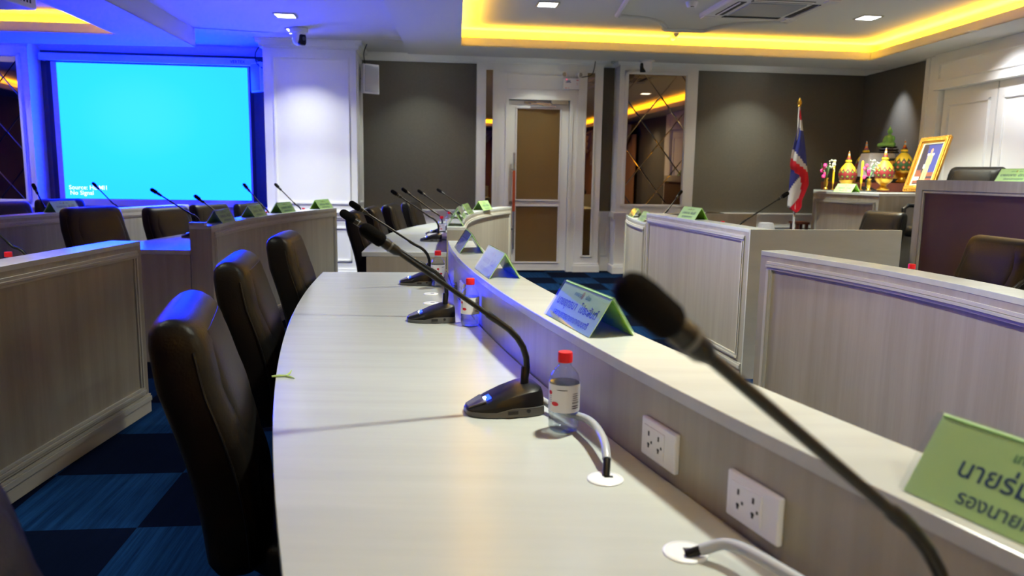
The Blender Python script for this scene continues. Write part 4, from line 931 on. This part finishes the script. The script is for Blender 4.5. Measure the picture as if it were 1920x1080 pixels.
def spot(name, loc, target, e, angle, blend=1.0, col=(.93, .95, 1)):
    l = bpy.data.lights.new(name, 'SPOT'); l.energy = e; l.spot_size = math.radians(angle); l.spot_blend = blend; l.color = col; l.shadow_soft_size = .03
    o = bpy.data.objects.new(name, l); COL.objects.link(o); o.location = loc; o.rotation_euler = (Vector(target) - Vector(loc)).to_track_quat('-Z', 'Y').to_euler(); return o
GW = 'small wall washing spotlights'
def washer(loc, target, e, ang, label):
    t = thing('wall_washer', label, 'ceiling light', loc, 0, GW); MB().lathe([(.045, 0), (.048, -.003), (.034, -.004), (.034, .0), (0, .001)][::-1], seg=20).build('rim', M['plate'], t, smooth=True)
    spot('washer_lamp', Vector(loc) + Vector((0, 0, -.012)), target, e, ang)
a = rp(.98, .30, Z0); washer(a, rp(.98, .02, 1.6), 70, 64, 'small spotlight washing the grey wall above the Buddha')
a = rp(3.2, .62, Z0); washer(a, rp(3.2, .1, 1.5), 60, 110, 'small spotlight washing the white panelled header')
a = rp(8.5, .5, Z0); washer(a, rp(8.5, .02, 1.5), 60, 80, 'small spotlight washing the grey wall mirrored in the tall mirror')
# air conditioner and smoke detector
ac = thing('air_conditioner', 'ceiling cassette air conditioner in the yellow lit tray', 'air conditioner', (2.30, 7.28, ZT), AL)
mb = MB(); mb.loft([[(p[0] * k, p[1] * k, z) for p in ((-.475, -.475), (.475, -.475), (.475, .475), (-.475, .475))] for z, k in ((.0, 1), (-.03, .99), (-.04, .95))]); mb.build('panel', M['plate'], ac)
MB().box((0, 0, -.044), (.52, .52, .012)).build('grille', M['hose'], ac, bevel=.004)
for k in range(4):
    R = Matrix.Rotation(k * PI / 2, 3, 'Z'); MB().box(R @ Vector((-.345, 0, -.041)), (.075, .56, .006), M3=R).build('air_slot', M['slot'], ac); MB().box(R @ Vector((-.365, 0, -.045)), (.018, .55, .004), M3=R @ Matrix.Rotation(.5, 3, 'Y')).build('louver', M['plate'], ac)
    MB().box(R @ Vector((-.41, .41, -.044)), (.11, .11, .012), M3=R).build('corner_cover', M['plate'], ac, bevel=.004)
q = at_z(1297, 4, ZT); t = thing('smoke_detector', 'round smoke detector beside the air conditioner', 'smoke detector', (q.x, q.y, ZT))
MB().lathe([(.0, -.05), (.035, -.05), (.045, -.038), (.052, -.02), (.058, 0), (0, 0)], seg=22).build('body', M['plate'], t, smooth=True); MB().box((0, -.036, -.046), (.03, .008, .006)).build('vent', M['slot'], t)
# projector
pjr = thing('projector', 'ceiling hung projector with cables, its underside lit blue', 'projector', (-3.38, 5.05, 2.29), -.05)
MB().box((0, 0, .055), (.44, .32, .11)).build('casing', M['plate'], pjr, bevel=.018, bseg=3)
mb = MB(); [mb.box((.02 + .05 * k, -.1615, .065 + .022 * (k % 2)), (.032, .004, .014)) for k in range(4)]; [mb.box((-.12 + .035 * k, -.1615, .05), (.022, .004, .02)) for k in range(3)]; mb.build('connectors', M['slot'], pjr)
mb = MB(); [mb.box((.2205, -.09 + .03 * k, .06), (.003, .012, .06)) for k in range(7)]; mb.build('side_vent', M['slot'], pjr)
MB().box((-.02, 0, .125), (.34, .20, .03)).build('mount_plate', M['black'], pjr); MB().tube([(-.02, 0, .13), (-.02, 0, .40)], .025, 12).build('mount_pole', M['black'], pjr, smooth=True)
mb = MB()
for k in range(4): mb.tube(smooth_pts([(.03 + .05 * k, -.16, .07), (.02 + .05 * k, -.21, .075), (.0 + .03 * k, -.2, .13), (-.02, -.1, .16), (-.02, -.03, .25)]), .006, 6)
mb.build('cables', M['black'], pjr, smooth=True)
MB().tube([(.12, .155, .055), (.12, .19, .055)], [.04, .035], 18).build('lens', M['plastic'], pjr, smooth=True)
# ------------------------------------------------------------------ flag
FY = 9.62
def fl(zx, zy, dy=0): return at_y(1460 + zx / 4.154, 180 + zy / 4.154, FY + dy)
b0 = fl(125, 1010); top = fl(162, 85)
t = thing('flag', 'Thai flag hanging on a pole with gilt finial by the altar counter', 'flag', (b0.x, FY, 0))
MB().tube([(b0.x, FY, .04), (b0.x + .3 * (top.x - b0.x), FY, .6), top], [.014, .014, .012], 10).build('pole', M['plate'], t, smooth=True, world=True)
MB().lathe([(0, 0), (.014, .0), (.022, .01), (.016, .02), (.026, .032), (.028, .05), (.02, .075), (.010, .1), (.0, .115)], (top.x, top.y, top.z), 14).build('finial', M['gold'], t, smooth=True, world=True)
MB().lathe([(0, 0), (.16, 0), (.16, .03), (.12, .05), (.03, .06), (.02, .12), (0, .12)], (b0.x, FY, 0), 20).build('stand', M['wood'], t, smooth=True, world=True)
def inside(x, y, P):
    c = False
    for i in range(len(P)):
        (x1, y1), (x2, y2) = P[i], P[i - 1]
        if (y1 > y) != (y2 > y) and x < (x2 - x1) * (y - y1) / (y2 - y1) + x1: c = not c
    return c
Ledge = [(168, 110), (160, 180), (152, 250), (135, 320), (110, 410), (98, 470), (88, 540), (94, 570), (85, 650), (78, 745), (68, 830), (66, 860), (90, 885), (135, 908)]
Redge = [(172, 110), (180, 180), (190, 260), (200, 330), (210, 420), (216, 500), (222, 570), (232, 640), (233, 690), (205, 760), (180, 810), (178, 860), (165, 885), (137, 909)]
def edge(E, v):
    i = min(int(v * (len(E) - 1)), len(E) - 2); f = v * (len(E) - 1) - i; return E[i][0] + (E[i + 1][0] - E[i][0]) * f, E[i][1] + (E[i + 1][1] - E[i][1]) * f
na, nb = 14, 60; mb = MB(); vs = []; px = []
for j in range(nb + 1):
    l, r = edge(Ledge, j / nb), edge(Redge, j / nb)
    for i in range(na + 1):
        u = i / na; x = l[0] + (r[0] - l[0]) * u; y = l[1] + (r[1] - l[1]) * u; px.append((x, y)); vs.append(fl(x, y, .035 * math.sin(u * 7 + j * .06) * min(1, j / 12) - .03))
def band(x, y):
    if inside(x, y, [(60, 500), (95, 565), (165, 625), (78, 745), (40, 745)]): return 2
    if inside(x, y, [(165, 622), (178, 690), (160, 785), (88, 872), (40, 872), (78, 745)]): return 1
    for k, (y0, x0, sl) in enumerate(((180, 165, .9), (252, 160, .75), (410, 110, 1.25), (482, 98, .85))):
        if y < y0 + (x - x0) * sl: return (0, 1, 2, 1)[k]
    return 0
fs = [[], [], []]
for j in range(nb):
    for i in range(na):
        a = j * (na + 1) + i; f = (a, a + 1, a + na + 2, a + na + 1); cx = sum(px[k][0] for k in f) / 4; cy = sum(px[k][1] for k in f) / 4; fs[band(cx, cy)].append(f)
m_ = MB(); m_.v = vs
for k in range(3): m_.f += [list(f) for f in fs[k]]; m_.mi += [k] * len(fs[k])
o = m_.build('cloth', [M['flag_r'], M['flag_w'], M['flag_b']], t, smooth=True, world=True); sd = o.modifiers.new('Solidify', 'SOLIDIFY'); sd.thickness = .004
# stool and white bundle beside the flag foot
t = thing('side_stool', 'low red brown stool at the foot of the flag', 'stool', (3.76, 9.98, 0)); MB().box((0, 0, .70), (.18, .26, .03)).build('top', M['wood'], t)
for sx in (-1, 1):
    for sy in (-1, 1): MB().box((sx * .06, sy * .10, .343), (.035, .035, .685)).build('leg', M['wood'], t)
t = thing('cloth_bundle', 'white cloth bundle against the wall beside the flag', 'cloth', (3.28, 9.85, 0))
rings = []; rr = random.Random(5)
for i in range(9): u = i / 8; rings.append([((.16 + .03 * math.sin(3 * k + i)) * math.cos(2 * PI * k / 14) * (1 - .5 * u ** 3), .12 * math.sin(2 * PI * k / 14) * (1 - .4 * u ** 3), .70 * u) for k in range(14)])
MB().loft(rings).build('folds', M['cloth'], t, smooth=True)
# ------------------------------------------------------------------ altar
al = thing('altar_riser', 'red brown wooden altar step behind the golden offerings', 'altar', (4.35, 9.0, 1.14))
MB().box((4.27, 9.17, 1.19), (.72, 1.14, .10), rz=.0).build('lower_step', M['wood'], al, world=True, bevel=.006); MB().box((4.43, 9.12, 1.29), (.40, .42, .10)).build('upper_step', M['wood'], al, world=True, bevel=.006)
def offering(px, ytop, ybase, Y, label, dm, s=None):
    b = at_y(px, ybase, Y); tp = at_y(px, ytop, Y); Ht = tp.z - b.z; k = Ht / .46
    t = thing('golden_offering', label, 'offering', b, 0, 'domed golden offerings on the altar'); t.scale = (k, k, k)
    MB().lathe([(0, 0), (.062, 0), (.064, .012), (.05, .022), (.034, .04), (.03, .055), (.046, .066), (.07, .085), (.088, .108), (.094, .125), (.085, .13), (0, .13)], seg=24).build('pedestal', M['gold'], t, smooth=True)
    prof = [(0, .12), (.078, .121), (.1, .15), (.106, .18), (.102, .21), (.088, .245), (.066, .28), (.043, .308), (.027, .325), (0, .326)]
    MB().lathe(prof, seg=32).build('dome', M[dm], t, smooth=True)
    mb = MB()
    for z0, z1, r0, r1, mi in ((.322, .333, .03, .034, 0), (.333, .345, .036, .036, 1), (.345, .355, .036, .034, 1), (.355, .364, .03, .028, 0), (.364, .385, .028, .017, 2), (.385, .405, .016, .012, 3), (.405, .428, .012, .010, 4), (.428, .445, .010, .006, 3), (.445, .46, .005, .002, 4)):
        mb.lathe([(0, z0), (r0, z0), (r1, z1), (0, z1)], seg=16, mi=mi)
    mb.build('spire', [M['darkgreen'], M['yellow'], M['darkred'], M['orange_th'], M['whiteflower']], t, smooth=True)
offering(1587, 283, 357.5, 8.62, 'golden domed offering with red diamonds, above the green name card', 'dome_r')
offering(1655, 277, 356.5, 8.25, 'golden domed offering with red diamonds, its gold foot fully shown', 'dome_r')
offering(1619, 264.5, 341, 9.58, 'golden domed offering partly hidden by the white cloth', 'dome_r')
offering(1690.5, 262, 342, 8.76, 'golden domed offering with green band next to the gilt portrait frame', 'dome_g')
def vase(px, py, Y, label):
    b = at_y(px, py, Y); t = thing('flower_vase', label, 'vase of flowers', b, 0, 'brass vases of flowers on the altar')
    MB().lathe([(0, 0), (.026, 0), (.024, .01), (.014, .02), (.02, .05), (.024, .075), (.016, .105), (.026, .125), (0, .125)], seg=18).build('vase_body', M['gold'], t, smooth=True)
    rr = random.Random(px)
    mb = MB()
    for k in range(9): a = rr.uniform(0, 6.28); mb.tube([(0, 0, .12), (.03 * math.cos(a), .03 * math.sin(a), .18), (.07 * math.cos(a), .05 * math.sin(a), .22 + rr.uniform(0, .07))], [.003, .010, .002], 6, flat=.3)
    mb.build('stems_and_leaves', M['leaf'], t, smooth=True)
    for k in range(5):
        c = Vector((-.05 + rr.uniform(-.03, .03), -.02 + rr.uniform(-.02, .02),   .14 + .03 * k)); mb = MB()
        for j in range(6): a = j * PI / 3 + k; mb.blob(c + Vector((.011 * math.cos(a), -.006, .011 * math.sin(a))), (.010, .005, .010), 8, 5)
        mb.blob(c + Vector((0, -.009, 0)), .005, 8, 5, 1); mb.build('bloom', [M['pink'], M['yellow']], t, smooth=True)
    mb = MB()
    for k in range(26): mb.blob((.02 + rr.uniform(-.03, .07), rr.uniform(-.03, .03), .19 + rr.uniform(0, .13)), rr.uniform(.006, .012), 6, 4)
    mb.build('pale_sprays', M['whiteflower'], t, smooth=True)
vase(1547.5, 355, 8.40, 'brass vase with magenta flowers nearest the flag'); vase(1628, 357.5, 8.12, 'brass vase with magenta flowers in front of the white cloth')
def candle(px, y0, y1, yb, Y, label):
    b = at_y(px, yb, Y); t = thing('candle', label, 'candle', b, 0, 'tall yellow candles on the altar'); h0 = at_y(px, y1, Y).z - b.z; h1 = at_y(px, y0, Y).z - b.z
    MB().lathe([(0, 0), (.02, 0), (.018, .006), (.005, .012), (.005, h0 - .015), (.013, h0 - .006), (.013, h0), (0, h0)], seg=12).build('holder', M['gold'], t, smooth=True)
    MB().lathe([(0, h0), (.0105, h0), (.0115, h1 - .01), (.004, h1), (0, h1)], seg=12).build('wax', M['candle'], t, smooth=True)
candle(1560.5, 300, 343, 355.5, 8.45, 'tall yellow candle beside the vase nearest the flag'); candle(1613.5, 301, 343, 356.5, 8.22, 'tall yellow candle beside the name card and white cloth')
# draped box with the seated Buddha
bx = at_y(1646, 288, 9.10); t = thing('draped_box', 'box draped with white cloth carrying the green Buddha', 'box', (bx.x, 9.10, 1.34)); zt_ = bx.z - 1.34
MB().box((0, 0, zt_ / 2 - .004), (.26, .26, zt_ - .012)).build('box_body', M['wood'], t)
rings = []
for z, k, wv in ((zt_ + .002, .86, 0), (zt_, 1.0, 0), (zt_ - .02, 1.06, .0), (zt_ - .10, 1.1, .03), (zt_ - .20, 1.16, .06), (zt_ - .27, 1.2, .08)):
    rings.append([(p[0] * k * (1 + wv * math.sin(j * 1.7)), p[1] * k * (1 + wv * math.cos(j * 2.1)), z) for j, p in enumerate(sup(.155, .135, 32, 5))])
mb = MB(); mb.loft(rings, cap=False); mb.add(rings[0], [tuple(range(32))]); mb.build('cloth_drape', M['cloth'], t, smooth=True)
p = at_y(1677, 318, 8.80); t = thing('picture_stand', 'small black frame with a gilt picture on the altar step', 'picture', (p.x, p.y, 1.24), -.3)
MB().box((0, 0, .14), (.17, .02, .28)).build('frame', M['plastic'], t, bevel=.004); MB().box((0, -.0105, .15), (.12, .003, .20)).build('gilt_picture', M['goldpaint'], t)
p = at_y(1665.5, 286, 9.10); bz = bx.z + .003
t = thing('buddha_statue', 'green seated Buddha statue on a dark stepped base', 'statue', (p.x, p.y, bz), -.95); t.scale = (.78, .78, .92)
mb = MB()
for z0, z1, r in ((0, .02, .145), (.02, .035, .125), (.035, .055, .135), (.055, .07, .105), (.07, .088, .115)): mb.loft([[(q_[0] * k, q_[1] * k, z) for q_ in sup(r, r * .72, 24, 3)] for z, k in ((z0, .97), (z0 + .003, 1), (z1 - .003, 1), (z1, .97))])
mb.build('stepped_base', M['plastic'], t, smooth=True)
mb = MB()
for z in (.0205, .0555): mb.loft([[(q_[0], q_[1], zz) for q_ in sup(.138, .1, 24, 3)] for zz in (z - .003, z + .003)])
mb.build('silver_bands', M['chrome'], t, smooth=True)
mb = MB()   # torso, crossed legs, arms, head and flame in one body
mb.loft([[(q_[0] * a, q_[1] * b - .005, z) for q_ in sup(1, 1, 18, 2.4)] for z, a, b in ((.09, .05, .04), (.11, .056, .045), (.15, .048, .038), (.19, .058, .040), (.215, .064, .038), (.228, .045, .03), (.235, .022, .02), (.25, .019, .018), (.256, .026, .027), (.275, .032, .034), (.292, .030, .032), (.305, .022, .024), (.312, .014, .015), (.322, .012, .012), (.332, .006, .006), (.352, .002, .002))])
for sx in (-1, 1):
    mb.tube([(sx * .03, -.02, .115), (sx * .10, -.05, .108), (sx * .115, -.075, .104), (sx * .05, -.095, .106), (-sx * .03, -.095, .112)], [.034, .032, .026, .022, .014], 10)
    mb.tube([(sx * .055, 0, .215), (sx * .075, -.005, .18), (sx * .072, -.03, .145), (sx * .03, -.065, .132), (0, -.075, .13)], [.018, .018, .015, .012, .009], 10)
    mb.blob((sx * .033, 0, .272), (.005, .01, .016), 8, 6)
mb.blob((0, -.034, .273), (.006, .008, .008), 8, 6)
mb.build('figure', M['buddha'], t, smooth=True)
# gilt portrait frame, leaning
TL, TR, BL = at_y(1722, 263, 8.2), at_y(1778.5, 257, 7.86), at_y(1694.7, 358.5, 8.05)
ux = TR - TL; uy = TL - BL; Wf, Hf = ux.length, uy.length; ux.normalize(); uy = (uy - ux * uy.dot(ux)).normalized(); un = ux.cross(uy)
if un.y > 0: un = -un
t = thing('portrait_frame', 'leaning gilt frame with a full length portrait on blue', 'picture', BL)
def ff(x, y, o): return BL + ux * x + uy * y + un * o
fw_ = .055
mb = MB()
for k, (i0, i1, o0) in enumerate(((0, fw_, .022), (.012, fw_ - .012, .034))):
    for a, b, c, d in ((i0, Wf - i0, i0, i1), (i0, Wf - i0, Hf - i1, Hf - i0), (i0, i1, i1, Hf - i1), (Wf - i1, Wf - i0, i1, Hf - i1)):
        mb.hexa([ff(a, c, -.005), ff(b, c, -.005), ff(b, d, -.005), ff(a, d, -.005), ff(a, c, o0), ff(b, c, o0), ff(b, d, o0), ff(a, d, o0)])
for k in range(13):
    for yy in (.004, Hf - .004): mb.blob(ff(Wf * (k + .5) / 13, yy, .015), .016, 8, 5)
mb.build('gilt_molding', M['goldpaint'], t, world=True)
mb = MB(); i0, i1 = fw_, fw_ + .014
for a, b, c, d in ((i0, Wf - i0, i0, i1), (i0, Wf - i0, Hf - i1, Hf - i0), (i0, i1, i1, Hf - i1), (Wf - i1, Wf - i0, i1, Hf - i1)):
    mb.hexa([ff(a, c, 0), ff(b, c, 0), ff(b, d, 0), ff(a, d, 0), ff(a, c, .012), ff(b, c, .012), ff(b, d, .012), ff(a, d, .012)])
mb.build('inner_slip', mat('cream_slip', (.72, .62, .38), .5), t, world=True)
pm = [mat('paint_blue', (.015, .035, .20), .4), mat('paint_dark', (.012, .016, .04), .4), mat('paint_skin', (.45, .22, .15), .5), mat('paint_gold', (.45, .34, .14), .5), mat('paint_white', (.65, .64, .58), .5), mat('paint_red', (.16, .05, .03), .5)]
gx, gy = 36, 60; vs = [ff(fw_ + .01 + (Wf - 2 * fw_ - .02) * i / gx, fw_ + .01 + (Hf - 2 * fw_ - .02) * j / gy, .004) for j in range(gy + 1) for i in range(gx + 1)]
def paint(u, v):
    if (u - .50) ** 2 / .0048 + (v - .83) ** 2 / .0030 < 1: return 2
    if abs(u - .5) < .03 and .755 < v < .80: return 2
    if .715 < v < .765 and .055 < abs(u - .5) < .16: return 4
    if .44 < v <= .765 and abs(u - .50) < .10 + .05 * math.sin((v - .44) * 9): return 3
    if .40 < v < .50 and .30 < u < .38: return 4
    if .05 < v <= .44 and .37 < u < .60 and abs(u - .49) > .012: return 3
    if v < .05 and .36 < u < .62: return 1
    if .12 < v < .36 and u < .28: return 4 if v < .2 else 5
    if v < .30: return 5 if (int(v * 20) % 3) else 1
    return 0 if u > .35 - .2 * (v - .5) else 1
mb = MB(); mb.v = vs
for j in range(gy):
    for i in range(gx): a = j * (gx + 1) + i; mb.f.append([a, a + 1, a + gx + 2, a + gx + 1]); mb.mi.append(paint((i + .5) / gx, (j + .5) / gy))
mb.build('portrait', pm, t, world=True)
mb = MB(); pA = ff(Wf * .5, Hf * .7, -.006); mb.tube([pA, Vector((pA.x + .09, pA.y + .07, 1.145))], .012, 8); mb.build('easel_strut', M['wood'], t, world=True)
# ------------------------------------------------------------------ podium ledge
MB().slab(-.005, LP, 1.25, 1.281, -.20, .002, pf).build('ledge', M['lam_h'], pd, world=True)
# ------------------------------------------------------------------ camera, world, view
cam = bpy.data.cameras.new('camera'); co = bpy.data.objects.new('camera', cam); COL.objects.link(co)
co.matrix_world = Matrix.Translation(EYE) @ Matrix((RT, UP, -FW)).transposed().to_4x4()
cam.sensor_width = 36; cam.sensor_fit = 'HORIZONTAL'; cam.lens = FPX * 36 / 1920; cam.clip_start = .02; cam.clip_end = 60
cam.dof.use_dof = True; cam.dof.focus_distance = 2.6; cam.dof.aperture_fstop = cam.lens / 6.0
SC.camera = co
w = bpy.data.worlds.new('world'); SC.world = w; w.use_nodes = True; w.node_tree.nodes['Background'].inputs[0].default_value = (.5, .52, .55, 1); w.node_tree.nodes['Background'].inputs[1].default_value = .05
SC.view_settings.view_transform = 'Standard'; SC.view_settings.look = 'None'; SC.view_settings.exposure = .33; SC.view_settings.gamma = 1
SC.cycles.use_denoising = True; SC.cycles.sample_clamp_indirect = 5; SC.cycles.max_bounces = 10; SC.cycles.transparent_max_bounces = 12; SC.cycles.caustics_refractive = False; SC.cycles.caustics_reflective = False
